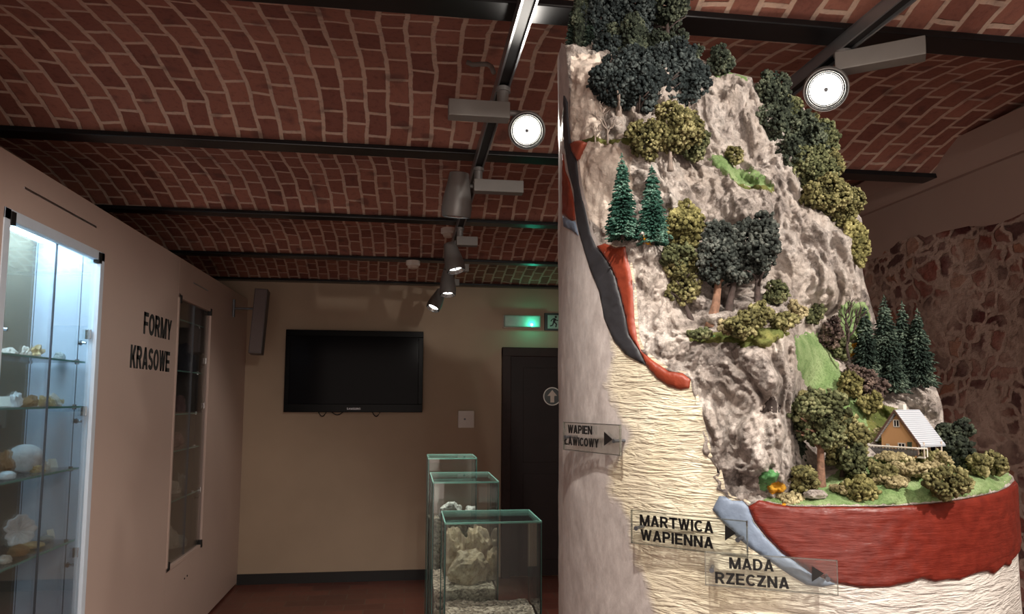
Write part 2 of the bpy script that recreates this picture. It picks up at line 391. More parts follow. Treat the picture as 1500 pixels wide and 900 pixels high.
struct('trim_2', plate(), MAT['plaster'])
# vaulted ceiling: one shell, brick rings spanning from beam to beam
def vaults():
    vs = []; fs = []; uvs = []
    edges = [YF] + BEAMS + [YB]
    nx = 90; vacc = 0.
    for a, b in zip(edges[:-1], edges[1:]):
        seg = 22; rise = .125*min(1, (b-a)/1.15)
        base = len(vs); prevp = None
        for j in range(seg+1):
            t = j/seg; y = a+(b-a)*t; z = 2.59+rise*(1-(2*t-1)**2)
            if prevp: vacc += math.hypot(y-prevp[0], z-prevp[1])
            prevp = (y, z)
            for i in range(nx+1):
                x = XL-.05+(XR+.1-XL)*i/nx
                dz = .010*noise.noise((x*2.2, y*2.2, 0))+.006*noise.noise((x*6, y*6, 4))
                vs.append((x, y, z+dz)); uvs.append((vacc, x+.02*noise.noise((y*1.3, 7.7, 0))))
        for j in range(seg):
            for i in range(nx):
                p = base+j*(nx+1)+i; fs.append((p, p+1, p+nx+2, p+nx+1))
        vacc += .137
    me = bpy.data.meshes.new('ceiling'); me.from_pydata(vs, [], fs); me.update()
    u = me.uv_layers.new(name='UVMap'); idx = np.empty(len(me.loops), np.int32); me.loops.foreach_get('vertex_index', idx)
    u.data.foreach_set('uv', np.asarray(uvs, np.float32)[idx].ravel())
    o = link('ceiling', me, MAT['brick'], None, True); o['kind'] = 'structure'
    sl = MB().box((XL-.1, YF, 2.80), (XR+.2, YB+.2, 2.9))
    struct('ceiling_slab', sl, MAT['darkwall'])
vaults()
for y in BEAMS:
    mb = MB().box((XL-.02, y-.048, ZB), (XR-.02, y+.048, ZB+.020), .004).box((XL-.02, y-.008, ZB+.015), (XR-.02, y+.008, ZB+.16))
    tag(struct('ceiling_beam', mb, MAT['black']), kind='structure')
# ------------------------------------------------------------------ text helper
GW = {}
def glyph(ch, w=.215):
    """bold sans capital in a unit-high cell as a list of convex polygons, with its width"""
    P = []
    def v(x, y0=0, y1=1): P.append([(x, y0), (x+w, y0), (x+w, y1), (x, y1)])
    def h(y, x0, x1, t=.185): P.append([(x0, y), (x1, y), (x1, y+t), (x0, y+t)])
    def d(xa, ya, xb, yb, ww=None):
        q = ww or w*1.06; P.append([(xa, ya), (xa+q, ya), (xb+q, yb), (xb, yb)] if yb > ya else [(xb, yb), (xb+q, yb), (xa+q, ya), (xa, ya)])
    def arc(cx, cy, rx, ry, a0, a1, t=None, n=14, ty=.185):
        t = t or w
        for k in range(n):
            a, b = math.radians(a0+(a1-a0)*k/n), math.radians(a0+(a1-a0)*(k+1)/n)
            P.append([(cx+rx*math.cos(a), cy+ry*math.sin(a)), (cx+rx*math.cos(b), cy+ry*math.sin(b)), (cx+(rx-t)*math.cos(b), cy+(ry-ty)*math.sin(b)), (cx+(rx-t)*math.cos(a), cy+(ry-ty)*math.sin(a))])
    if ch == 'I': v(0); W_ = w
    elif ch in 'LŁ':
        v(0); h(0, 0, .66); W_ = .66
        if ch == 'Ł': P.append([(-.14, .34), (.42, .58), (.42, .74), (-.14, .50)])
    elif ch == 'E': v(0); h(0, 0, .68); h(.815, 0, .68); h(.41, 0, .63, .17); W_ = .68
    elif ch == 'F': v(0); h(.815, 0, .64); h(.40, 0, .58, .17); W_ = .64
    elif ch == 'T': h(.815, 0, .74); v(.37-w/2); W_ = .74
    elif ch == 'N': v(0); v(.78-w); d(.78-w*1.06, 0, 0, 1); W_ = .78
    elif ch == 'M': v(0); v(.96-w); d(.48-w*.53, 0, .0, 1); d(.48-w*.53, 0, .96-w*1.06, 1); W_ = .96
    elif ch == 'W': q = w*.9; d(.22, 0, 0, 1, q); d(.22, 0, .53-q/2, 1, q); d(.84-q, 0, .53-q/2, 1, q); d(.84-q, 0, 1.06-q, 1, q); W_ = 1.06
    elif ch == 'A': d(0, 0, .40-w*.53, 1); d(.80-w*1.06, 0, .40-w*.53, 1); h(.18, .2, .6, .16); W_ = .80
    elif ch == 'Y': d(.38-w*.53, .42, 0, 1); d(.38-w*.53, .42, .76-w*1.06, 1); v(.38-w/2, 0, .44); W_ = .76
    elif ch == 'Z': h(0, 0, .68); h(.815, 0, .68); d(.0, .12, .68-w*1.3, .88, w*1.3); W_ = .68
    elif ch == 'K': v(0); d(.16, .36, .50, 1, w*1.15); d(.52, 0, .22, .56, w*1.15); W_ = .77
    elif ch == 'P': v(0); h(.815, 0, .40); h(.36, 0, .40); arc(.40, .68, .32, .32, -90, 90); W_ = .72
    elif ch == 'R': v(0); h(.815, 0, .42); h(.40, 0, .42); arc(.42, .70, .32, .30, -90, 90); d(.53, 0, .30, .45, w*1.1); W_ = .78
    elif ch == 'D': v(0); h(.815, 0, .36); h(0, 0, .36); arc(.36, .5, .42, .5, -90, 90); W_ = .78
    elif ch == 'O': arc(.42, .5, .42, .5, 0, 360, n=30); W_ = .84
    elif ch == 'C': arc(.42, .5, .42, .5, 42, 318, n=24); W_ = .78
    elif ch == 'G': arc(.42, .5, .42, .5, 42, 345, n=24); h(.36, .42, .82, .16); v(.82-w, .1, .5); W_ = .84
    elif ch == 'S': arc(.36, .72, .35, .28, 20, 270, n=16); arc(.36, .285, .36, .285, -160, 90, n=16); W_ = .72
    elif ch == 'U': v(0, .34, 1); v(.76-w, .34, 1); arc(.38, .36, .38, .36, 180, 360); W_ = .76
    return P, W_
def fit_text(body, width, height, bold=.0, depth_=.0015):
    """bold lettering scaled to fill width x height, lower left at origin, standing depth_ thick"""
    polys = []; x = 0.
    for ch in body:
        P, w_ = glyph(ch)
        polys += [[(a+x, b) for a, b in p] for p in P]; x += w_+.10
    x -= .10; mb = MB()
    for p in polys:
        n = len(p); q = [(a/x*width, b*height) for a, b in p]
        mb.add([(a, b, z) for z in (0, depth_) for a, b in q], [tuple(range(n))[::-1], tuple(range(n, 2*n))]+[(k, (k+1) % n, n+(k+1) % n, n+k) for k in range(n)])
    return mb.mesh('lettering')
def frame_matrix(o, ex, ey, ez):
    return Matrix(((ex[0], ey[0], ez[0], o[0]), (ex[1], ey[1], ez[1], o[1]), (ex[2], ey[2], ez[2], o[2]), (0, 0, 0, 1)))
def place_mesh(name, me, M, mat, parent):
    me.transform(M); return link(name, me, mat, parent)

# ------------------------------------------------------------------ BACK WALL FITTINGS
# television
tv = empty('television', (-.47, YB, 1.45), 'black flat-screen television hung on the beige end wall, switched off', 'television')
a = onY(415.5, 604, YB-.07); b = onY(620.5, 486.5, YB-.07)
x0, z0, x1, z1 = a[0], a[2], b[0], b[2]
MB().box((x0, YB-.075, z0), (x1, YB-.02, z1), .008).build('housing', MAT['tvframe'], tv)
fb = .052
fr = MB()
for p, q in (((x0, z0), (x1, z0+.072)), ((x0, z1-fb), (x1, z1)), ((x0, z0+.07), (x0+fb*.8, z1-fb)), ((x1-fb*.8, z0+.07), (x1, z1-fb))): fr.box((p[0], YB-.088, p[1]), (q[0], YB-.073, q[1]), .004)
fr.build('bezel', MAT['tvframe'], tv)
MB().box((x0+.035, YB-.080, z0+.065), (x1-.035, YB-.074, z1-.045)).build('screen', MAT['tvscreen'], tv)
MB().box((x0+.3, YB-.03, z0+.2), (x1-.3, YB-.001, z1-.2)).build('wall_bracket', MAT['blackmatte'], tv)
me = fit_text('SAMSUNG', .118, .017, .02, .001)
place_mesh('lettering', me, frame_matrix(((x0+x1)/2-.06, YB-.0892, z0+.022), (1, 0, 0), (0, 0, 1), (0, -1, 0)), MAT['silver'], tv)
for px in (472, 494, 551):
    p = onY(px, 606, YB-.05); w = .035 if px != 494 else .05
    pts = [(p[0]-w+2*w*t/10, YB-.045, z0+.004-.040*math.sin(math.pi*t/10)*(1 if px != 494 else .7)) for t in range(11)]
    c = MB().tube(pts, .0045, 6).build('cable', MAT['blackmatte'], tv, True)
# door
d0 = onY(735, 510, YB)
dr = tag(MB().box((d0[0]+.075, YB-.035, .01), (1.93, YB-.004, 1.955), .004).build('door_1', MAT['door']), kind='structure')
fm = MB().box((d0[0], YB-.055, 0), (d0[0]+.08, YB-.001, 2.03), .006).box((1.92, YB-.055, 0), (2.0, YB-.001, 2.03), .006).box((d0[0], YB-.056, 1.95), (2.0, YB-.001, 2.032), .006)
fm.build('door_frame', MAT['doorframe'], dr)
pn = MB()
for zz in ((.15, .9), (1.0, 1.85)):
    pn.box((1.03, YB-.040, zz[0]), (1.86, YB-.034, zz[1]), .003)
pn.build('door_panel', MAT['door'], dr)
hd = MB().tube([(1.86, YB-.036, 1.02), (1.86, YB-.08, 1.02), (1.76, YB-.085, 1.02)], .009).build('door_handle', MAT['steel'], dr)
# round arrow sign on the door
sp_ = onY(809, 581, YB-.045)
rs = empty('arrow_sign', (sp_[0], YB-.041, sp_[2]), 'round dark sign with a pale upward arrow on the brown door', 'sign')
R_ = .083
Ms = frame_matrix((sp_[0], YB-.0405, sp_[2]), (1, 0, 0), (0, 0, 1), (0, -1, 0))
MB().lathe([(R_, 0), (R_, .003)], 40, Ms).build('disc', plain('sign_dark_green', (30, 40, 38), .4), rs)
MB().lathe([(R_, .0031), (R_, .005), (R_-.009, .005), (R_-.009, .0031)], 40, Ms, cap=False).build('ring', MAT['white'], rs)
ar = MB().add([Ms @ Vector(p) for p in [(-.018, -.055, .005), (.018, -.055, .005), (.018, .005, .005), (.045, .005, .005), (0, .058, .005), (-.045, .005, .005), (-.018, .005, .005)]], [(0, 1, 2, 6), (3, 4, 5), (2, 3, 5, 6)])
ar.build('arrow', MAT['cream'], rs)
# running man sign
e0 = onY(797, 459, YB); e1 = onY(822, 485, YB)
ex0, ez1, ex1, ez0 = e0[0], e0[2], e1[0]+.01, e1[2]
es = empty('exit_sign', ((ex0+ex1)/2, YB, ez0), 'square dark exit sign with a pale running figure above the door', 'sign')
MB().box((ex0, YB-.02, ez0), (ex1, YB-.001, ez1), .003).build('board', plain('exit_dark_green', (24, 44, 42), .4), es)
MB().box((ex0+.030, YB-.0225, ez0+.018), (ex1-.012, YB-.0195, ez1-.020)).build('pictogram_field', plain('exit_pale', (168, 184, 176), .5), es)
fig = MB(); cxm, czm = (ex0+ex1)/2+.008, (ez0+ez1)/2
def limb(pts, w):
    for (xa, za), (xb, zb) in zip(pts[:-1], pts[1:]):
        d = Vector((xb-xa, 0, zb-za)).normalized(); n = Vector((-d.z, 0, d.x))*w
        A, B = Vector((cxm+xa, YB-.0235, czm+za)), Vector((cxm+xb, YB-.0235, czm+zb))
        fig.add([A-n, A+n, B+n, B-n], [(0, 1, 2, 3)])
fig.lathe([(.011, 0), (.011, .001)], 14, frame_matrix((cxm+.012, YB-.0235, czm+.045), (1, 0, 0), (0, 0, 1), (0, -1, 0)))
limb([(.004, .032), (-.006, -.006)], .011); limb([(0, .03), (-.022, .022), (-.034, .004)], .0045); limb([(.006, .028), (.02, .010), (.034, .016)], .0045)
limb([(-.004, -.004), (.018, -.018), (.012, -.05)], .006); limb([(-.008, -.004), (-.018, -.032), (-.042, -.040)], .006)
fig.build('running_figure', MAT['letter'], es)
# emergency light
l0 = onY(736, 462, YB); l1 = onY(791, 482, YB)
em = empty('emergency_light', ((l0[0]+l1[0])/2, YB, l1[2]), 'long emergency light box with a glowing green lamp above the door', 'light')
MB().box((l0[0], YB-.03, l1[2]), (l1[0], YB-.001, l0[2]), .006).build('backing', MAT['cream'], em)
MB().box((l0[0]+.006, YB-.07, l1[2]+.006), (l1[0]-.006, YB-.028, l0[2]-.004), .012).build('diffuser', plain('milky_diffuser', (150, 168, 158), .35), em)
g = onY(779, 476, YB-.08)
bm = bmesh.new(); bmesh.ops.create_uvsphere(bm, u_segments=14, v_segments=8, radius=.013)
MB().frombm(bm, Matrix.Translation((g[0], YB-.078, g[2]))).build('indicator_lamp', MAT['led'], em, True)
def point(name, loc, energy, colr, rad, parent):
    li = bpy.data.lights.new(name, 'POINT'); li.energy = energy; li.color = colr; li.shadow_soft_size = rad
    o = bpy.data.objects.new(name, li); col.objects.link(o); o.location = loc
    o.parent = parent; o.matrix_parent_inverse = parent_world(parent).inverted(); return o
point('green_glow', (g[0], YB-.13, g[2]+.01), .55, (.05, 1, .6), .012, em)
# white wall box
w0 = onY(671, 602, YB); w1 = onY(694, 627, YB)
wb = empty('control_box', ((w0[0]+w1[0])/2, YB, w1[2]), 'small white square control box on the end wall beside the door', 'control box')
MB().box((w0[0], YB-.035, w1[2]), (w1[0], YB-.001, w0[2]), .004).build('cover', MAT['white'], wb)
MB().box((w0[0]+.05, YB-.037, w1[2]+.07), (w0[0]+.066, YB-.034, w1[2]+.085)).build('button', MAT['steel'], wb)
# slim box on bracket
bp = onY(379, 470, 5.98)
sb = empty('wall_speaker', (bp[0], 5.98, 1.9), 'slim grey column box hanging from a bracket in the far corner by the cabinets', 'speaker')
Mb = Matrix.Translation((bp[0]+.005, 5.98, 2.165)) @ Matrix.Rotation(math.radians(2.5), 4, 'Y') @ Matrix.Rotation(math.radians(-6), 4, 'X')
MB().box((-.05, -.055, -.26), (.05, .055, .26), .006, Mb).build('housing', plain('speaker_grey', (92, 84, 84), .5), sb)
MB().box((-.042, -.058, -.25), (.042, -.054, .25), .002, Mb).build('grille', plain('speaker_grille', (112, 100, 98), .6, bump=.3, scale=200), sb)
MB().tube([(bp[0]-.03, 5.99, 2.27), (XCAB+.02, 5.99, 2.27)], .009).tube([(XCAB+.02, 5.99, 2.20), (XCAB+.02, 5.99, 2.34)], .011).build('bracket', MAT['steel'], sb)
# ceiling detectors
for (px, py, zc, lab) in ((605, 388.5, ZB, 'white round smoke detector under the ceiling beam nearer the television'), (657, 342, 2.71, 'white round detector on the ceiling behind the hanging grey spotlight')):
    q = onZ(px, py, zc-.03); M_ = Matrix.Translation((q[0], q[1], zc-.060))
    sd = empty('smoke_detector', (q[0], q[1], zc), lab, 'detector')
    MB().lathe([(.045, .025), (.052, .03), (.052, .11 if zc > 2.6 else .06)], 28, M_).build('base', MAT['white'], sd, False)
    MB().lathe([(.018, 0), (.034, .006), (.040, .024)], 28, M_).build('sensor_head', MAT['cream'], sd)
# grey conduit stub on the ceiling
q1 = onZ(683, 93, 2.70); 
pts = [onZ(x, y, z) for x, y, z in ((684, 91, 2.70), (692, 95, 2.69), (704, 94, 2.685), (714, 94, 2.68), (720, 98, 2.66), (723, 106, 2.62))]
tag(MB().tube(pts, .008, 8).build('ceiling_cable', MAT['gear'], None, True), 'short grey curved cable coming out of the brick vault by the near track', 'cable')

# ------------------------------------------------------------------ TRACK LIGHTING
def track(X, y0, y1, label):
    t = empty('lighting_track', (X, y0, ZB), label, 'lighting track', 'ceiling lighting tracks')
    zt = ZB
    MB().box((X-.021, y0, zt-.006), (X+.021, y1, zt-.0005)).build('top_plate', MAT['trackgrey'], t)
    for s_ in (-1, 1):
        MB().box((X+s_*.021, y0, zt-.038), (X+s_*.015, y1, zt-.004)).build('rail', MAT['trackgrey'], t)
    MB().box((X-.015, y0+.002, zt-.030), (X+.015, y1-.002, zt-.006)).build('channel', MAT['blackmatte'], t)
    y = y0+.35
    return t
track(.278, -2.2, 6.2, 'grey lighting track carrying the row of five spotlights towards the end wall')
track(1.185, -2.2, 2.6, 'grey lighting track passing above and behind the mountain model')
def spotlight(pos, aim, side, label, energy, lens='lens', r=.057, L=.17, trackX=.278, spot=95, blend=.6, glen=.19, gside=None, gyaw=0., gdrop=.115, colr=(1, .93, .84)):
    """gear box across the track, bullet shaped lamp can on a swivel"""
    pos = Vector(pos); aim = Vector(aim).normalized()
    root = empty('track_spotlight', (trackX, pos.y, ZB-.04), label, 'spotlight', 'track spotlights')
    zg = ZB-gdrop
    gs = gside if gside is not None else -side
    gx0, gx1 = trackX-.02*gs, trackX+gs*glen
    MB().box((min(-.02*gs, gs*glen), -.026, -.026), (max(-.02*gs, gs*glen), .026, .026), .003, Matrix.Translation((trackX, pos.y, zg)) @ Matrix.Rotation(math.radians(gyaw), 4, 'Z')).build('gear_box', MAT['gear'], root)
    MB().lathe([(.018, 0), (.018, gdrop-.05), (.024, gdrop-.05), (.024, gdrop-.036)], 20, Matrix.Translation((trackX, pos.y, zg))).build('track_adapter', MAT['lampgrey'], root)
    back = pos-aim*L*.62
    MB().tube([(trackX, pos.y, zg), (trackX+(back.x-trackX)*.6, pos.y, zg), tuple(back*.5+Vector((trackX, pos.y, zg))*.5), tuple(pos-aim*L*.45)], .010).build('arm', MAT['lampgrey'], root, True)
    q = aim.to_track_quat('Z', 'Y').to_matrix().to_4x4(); M_ = Matrix.Translation(pos) @ q
    prof = [(r*.52, -L), (r*.66, -L*.985), (r*.80, -L*.72), (r*.98, -L*.42), (r*1.05, -L*.22), (r*1.03, -L*.05), (r, 0), (r*.94, 0), (r*.93, -.024), (r*.5, -.026)]
    o = MB().lathe(prof, 40, M_).build('lamp_can', MAT['lampgrey'], root); autosmooth(o, 35)
    MB().lathe([(r*.93, -.002), (r*.74, -.018)], 40, M_, cap=False).build('reflector', MAT['reflector'], root, True)
    for ra, zz, w in ((.955, -.001, .05), (.845, -.0085, .035), (.76, -.0155, .05)):
        MB().lathe([(r*ra, zz), (r*ra, zz+.003), (r*(ra-w), zz+.003), (r*(ra-w), zz)], 40, M_, cap=False).build('reflector_ring', MAT['blackmatte'], root)
    MB().lathe([(r*.74, -.020), (r*.5, -.0195)], 40, M_).build('lens', MAT[lens], root)
    MB().lathe([(r*.10, -.0195), (r*.10, -.008)], 12, M_).build('lamp_cap', MAT['steel'], root)
    li = bpy.data.lights.new('beam', 'SPOT'); li.energy = energy; li.spot_size = math.radians(spot); li.spot_blend = blend; li.shadow_soft_size = .022; li.color = colr
    lo = bpy.data.objects.new('beam', li); col.objects.link(lo)
    lo.matrix_world = Matrix.Translation(pos+aim*.012) @ (-aim).to_track_quat('Z', 'Y').to_matrix().to_4x4()
    lo.parent = root; lo.matrix_parent_inverse = parent_world(root).inverted()
    return root
def aim_at(px, py, z): return onZ(px, py, z)
p1 = onZ(772, 192, 2.405); p2 = onZ(668, 318, 2.325); p3 = onY(668, 397, 4.1); p4 = onY(656, 432, 4.95); p5 = onY(634, 452, 5.6)
spotlight(p1, (C0-p1)*np.array([1, 1, 1.15])+np.array([.10, 0, -.1]), 1, 'lit track spotlight facing forward beside the model, nearest of its track', AISLE[0], glen=.17, spot=110)
spotlight(p2, (-.05, .18, -1), -1, 'grey track spotlight seen from behind with its cap up, unlit side showing', AISLE[1], spot=120, L=.185, r=.060, gside=1)
spotlight(p3, (.22, -.22, -1), -1, 'small spotlight tilted down, third along the track towards the television', AISLE[2], r=.054, spot=120, gside=1, glen=.10)
spotlight(p4, (.0, -.22, -1), -1, 'small spotlight pointing straight down, fourth along the track', AISLE[3], r=.054, spot=120, gside=1, glen=.12)
spotlight(p5, (-.42, -.35, -.9), -1, 'last small spotlight on the track, close to the end wall', AISLE[4], r=.054, spot=120, gside=1, glen=.1)
pr = onZ(1210, 132, 2.425)
spotlight(pr, (C0-pr)*np.array([1, 1, 1.0])+np.array([.02, 0, -.25]), -1, 'lit track spotlight with large grey gear box above the back of the model', RIM, trackX=1.185, glen=.20, gside=1, gyaw=-35, gdrop=.07, r=.058, spot=120)
# lamps behind the viewer, on the same tracks
MC = Vector((.70, 1.15, 1.75))
for pos, e, tx, ss, tgt, lab, sa in (((1.10, .10, 2.42), KEY_A, 1.185, -1, (.80, 1.3, 1.72), 'spotlight on the far track behind the viewer lighting the model', 75),
                           ((.36, -.15, 2.42), KEY_B, .278, 1, (.60, 1.2, 1.8), 'spotlight on the near track behind the viewer lighting the model', 75),
                           ((.13, .62, 2.42), KEY_C, .278, -1, (.38, 1.38, 1.22), 'spotlight on the near track lighting the outer side of the column', 58),
                           ((1.28, -.7, 2.42), WALL_FILL, 1.185, 1, (2.42, 3.1, 1.9), 'added unseen spotlight on the far track behind the viewer, brightening the stone wall', 75),
                           ((.16, 1.15, 2.42), KEY_D, .278, -1, (-1.4, 3.5, .55), 'spotlight on the near track turned towards the cabinets', 75)):
    p = Vector(pos); spotlight(pos, Vector(tgt)-p, ss, lab, e, trackX=tx, spot=sa, blend=.5 if sa > 60 else 1.0)

# ------------------------------------------------------------------ DISPLAY CABINETS along the left side
def front_panel(y0, y1, oy0, oy1, oz0, oz1):
    mb = MB(); xf, xb = XCAB, XCAB-.02
    for a_, b_ in (((y0, .02), (oy0, 2.42)), ((oy1, .02), (y1, 2.42)), ((oy0, .02), (oy1, oz0)), ((oy0, oz1), (oy1, 2.42))):
        mb.box((xb, a_[0], a_[1]), (xf, b_[0], b_[1]))
    return mb
def cabinet(y0, y1, oy0, oy1, oz0, oz1, label, lit, shelves, cx_depth=.29):
    mg = .007
    root = empty('display_cabinet', (XCAB-.2, (y0+y1)/2, 0), label, 'display cabinet', 'built-in display cabinets')
    front_panel(y0, y1, oy0, oy1, oz0, oz1).build('front_panel', MAT['panel'], root)
    xb = XCAB-cx_depth
    wm, cm = (MAT['cabwhite'], MAT['cabcloth']) if lit else (MAT['cabdark'], MAT['cabdark'])  # unlit interior gets a darker copy: missing light put into the colour
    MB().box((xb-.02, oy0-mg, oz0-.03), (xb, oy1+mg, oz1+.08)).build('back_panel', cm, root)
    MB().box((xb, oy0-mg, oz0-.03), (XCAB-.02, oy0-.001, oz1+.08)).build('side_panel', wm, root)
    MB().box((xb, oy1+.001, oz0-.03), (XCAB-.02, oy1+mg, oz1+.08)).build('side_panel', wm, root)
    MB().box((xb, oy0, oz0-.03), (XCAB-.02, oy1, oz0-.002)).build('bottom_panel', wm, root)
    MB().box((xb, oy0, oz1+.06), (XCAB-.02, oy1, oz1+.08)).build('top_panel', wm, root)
    MB().box((XCAB-cx_depth-.02, y0+.002, 2.40), (XCAB-.021, y1-.002, 2.42)).build('cabinet_roof', MAT['panel'], root)
    MB().box((XCAB-.06, y0, 0), (XCAB-.03, y1, .06)).build('plinth', MAT['baseb'], root)
    # frame around the opening
    fr = MB(); t = .040 if lit else .026
    fm_ = MAT['cabwhite'] if lit else MAT['panel']  # blue-white on the lit cabinet: glow from inside put into the frame colour
    for a_, b_ in (((oy0, oz0), (oy0+t, oz1)), ((oy1-t, oz0), (oy1, oz1)), ((oy0, oz1-t), (oy1, oz1)), ((oy0, oz0), (oy1, oz0+t))):
        fr.box((XCAB-.03, a_[0], a_[1]), (XCAB+.004, b_[0], b_[1]), .002)
    fr.build('opening_frame', fm_, root)
    if lit:
        MB().box((xb+.03, oy0+.03, oz1+.035), (XCAB-.09, oy1-.03, oz1+.058)).build('light_panel', MAT['lightpanel'], root)
    ym = (oy0+oy1)/2
    for k, (a_, b_) in enumerate(((oy0+t+.002, ym-.002), (ym+.002, oy1-t-.002))):
        dg_ = MB().box((XCAB-.016, a_, oz0+t+.004), (XCAB-.010, b_, oz1-t-.004)).build('glass_door', MAT['doorglass'], root)
        MB().box((XCAB-.0165, (ym-.0025 if k == 0 else ym+.0017), oz0+t+.004), (XCAB-.0095, (ym-.0017 if k == 0 else ym+.0025), oz1-t-.004)).build('glass_edge', MAT['steel'], dg_)
        yh = oy0+t+.012 if k == 0 else oy1-t-.012
        for zh in (oz0+.03, oz1-.03):
            MB().box((XCAB-.018, yh-.016, zh-.024), (XCAB+.008, yh+.016, zh+.024), .002).build('hinge', MAT['blackmatte'], dg_)
        for zh in (oz0+.35, (oz0+oz1)/2+.1, oz1-.42):
            MB().lathe([(.011, 0), (.013, .006), (.007, .012), (.006, .026)], 14, Matrix.Translation((XCAB-.04, yh-.05*(1 if k else -1), zh)) @ Matrix.Rotation(math.pi/2, 4, 'Y')).build('knob', MAT['chrome'], dg_)
            MB().box((XCAB-.038, yh-.008, zh+.02), (XCAB-.014, yh+.008, zh+.065), .003).build('catch', MAT['chrome'], dg_)
    cab = [(XCAB-.06, oy0+.09), (XCAB-.06, oy1-.07), (xb+.04, oy0+.09), (xb+.04, oy1-.07)]
    for (x, y) in cab:
        MB().tube([(x, y, oz0), (x, y, oz1+.06)], .0022, 6).build('cable', MAT['steel'], root)
    for z in shelves:
        s_ = MB().box((xb+.012, oy0+.03, z-.004), (XCAB-.045, oy1-.03, z+.004)).build('shelf', MAT['shelfglass'], root)
        MB().box((XCAB-.0449, oy0+.03, z-.004), (XCAB-.0425, oy1-.03, z+.004)).build('shelf_edge', MAT['edge'], s_)
        for (x, y) in cab:
            MB().lathe([(.009, -.011), (.009, .011)], 12, Matrix.Translation((x, y, z))).build('cable_clamp', MAT['chrome'], s_)
    return root
SH1 = (1.722, 1.524, 1.255, .942)
cabA = cabinet(.9, 4.648, 2.70, 3.545, .50, 2.225, 'lit built-in display cabinet with blue-white interior and pale stones on glass shelves', True, SH1)
SH2 = (2.06, 1.735, 1.46, 1.23, .92)
cabB = cabinet(4.652, YB-.004, 4.66, 5.43, .535, 2.20, 'unlit built-in display cabinet in the far corner with dim glass shelves', False, SH2)
for body, pa, pb in (('FORMY', (211, 462), (250.5, 492)), ('KRASOWE', (191.5, 507), (247.5, 541))):
    A = onX(pa[0], pa[1], XCAB); B = onX(pb[0], pb[1], XCAB)
    hh = .118
    top = onX((pa[0]+pb[0])/2, 459 if body == 'FORMY' else 503.5, XCAB)
    me = fit_text(body, B[1]-A[1], hh, .022, .002)
    zc = {'FORMY': 1.962, 'KRASOWE': 1.775}[body]
    place_mesh('lettering', me, frame_matrix((XCAB+.0005, A[1], zc-hh/2), (0, 1, 0), (0, 0, 1), (1, 0, 0)), MAT['letter'], cabA)
# thin metal strips added to imitate the highlight on each flap panel's top edge
for (ya, yb, zz, par) in ((2.82, 3.44, 2.325, cabA), (4.95, 5.30, 2.31, cabB)):
    MB().box((XCAB-.001, ya, zz-.004), (XCAB+.003, yb, zz+.004)).build('edge_highlight', MAT['alu'], par)
for px, py in ((270, 848), (274, 844)):
    q = onX(px, py, XCAB); MB().lathe([(.006, 0), (.006, .003)], 10, Matrix.Translation((XCAB, q[1], q[2])) @ Matrix.Rotation(math.pi/2, 4, 'Y')).build('screw_hole', MAT['blackmatte'], cabB)

# ------------------------------------------------------------------ rocks (generic lumpy solid)
def rock_mesh(name, sx, sy, sz, seed, rough=.35, sub=3, flat=True, freq=1.6):
    bm = bmesh.new(); bmesh.ops.create_icosphere(bm, subdivisions=sub, radius=1)
    rr = random.Random(seed); off = Vector((rr.random()*50, rr.random()*50, rr.random()*50))
    for v in bm.verts:
        p = v.co.copy(); k = 1+rough*noise.noise(p*freq+off)+rough*.45*noise.noise(p*freq*2.7+off)+rough*.22*noise.noise(p*freq*6+off)
        q = p*k
        if flat and q.z < -.55: q.z = -.55
        v.co = Vector((q.x*sx, q.y*sy, q.z*sz))
    zmin = min(v.co.z for v in bm.verts)
    for v in bm.verts: v.co.z -= zmin
    return MB().frombm(bm).mesh(name)
def put(name, me, loc, mat, label, cat, group=None, rz=0., tilt=(0, 0)):
    o = link(name, me, mat); o.location = loc; o.rotation_euler = (tilt[0], tilt[1], rz); tag(o, label, cat, group); return o
SPM = {k: plain('specimen_'+k, c, .7, var=.2, scale=45, bump=.6) for k, c in dict(pale=(212, 200, 184), grey=(170, 176, 170), brown=(150, 112, 72), tan=(196, 168, 120), white=(232, 232, 230), dark=(58, 58, 72), pink=(166, 128, 122)).items()}
CARDM = plain('card_paper', (226, 222, 206), .8, var=.06, scale=120)
def shell(name, r, h, mat, loc, label, ribs=9, rz=0):
    """a domed ribbed shell standing on edge"""
    vs = []; fs = []; n, k = 36, 12
    for i in range(k+1):
        u = i/k
        for j in range(n):
            a = 2*math.pi*j/n; rad = math.sin(u*math.pi*.98+.02)*(1+.09*math.cos(ribs*(a+2.2*u)))
            vs.append((r*rad*math.cos(a), r*.8*rad*math.sin(a), h*.5*(1-math.cos(u*math.pi))))
    for i in range(k):
        for j in range(n): fs.append((i*n+j, i*n+(j+1) % n, (i+1)*n+(j+1) % n, (i+1)*n+j))
    o = MB().add(vs, fs).build(name, mat, None, True); o.location = loc; o.rotation_euler = (.12, 0, rz); return tag(o, label, 'shell', 'specimens in the lit cabinet')
GA = 'specimens in the lit cabinet'; GB = 'specimens in the unlit cabinet'
def spec(px, py, z, X, w, hgt, m, label, seed, cat='rock', name='rock_specimen', rough=.4, depth_=None, group=GA):
    q = onX(px, py, X); s = depth(q)/F
    me = rock_mesh(name, (depth_ or w*.42)*s, w*.5*s, hgt*s/1.5, seed, rough)
    return put(name, me, (X, q[1], z+.0045), SPM[m], label, cat, group)
Z1, Z2, Z3, Z4 = SH1
XS = XCAB-.15
spec(12, 515, Z1, XS-.05, 24, 13, 'pale', 'flat cream stone on the top glass shelf by the fabric back', 1)
spec(38, 516, Z1, XS, 16, 14, 'pale', 'small knobbly cream stone on the top glass shelf behind the cable', 2, rough=.7)
spec(53, 519, Z1, XS, 20, 16, 'tan', 'jagged tan fossil stone on the top glass shelf', 3, rough=.9)
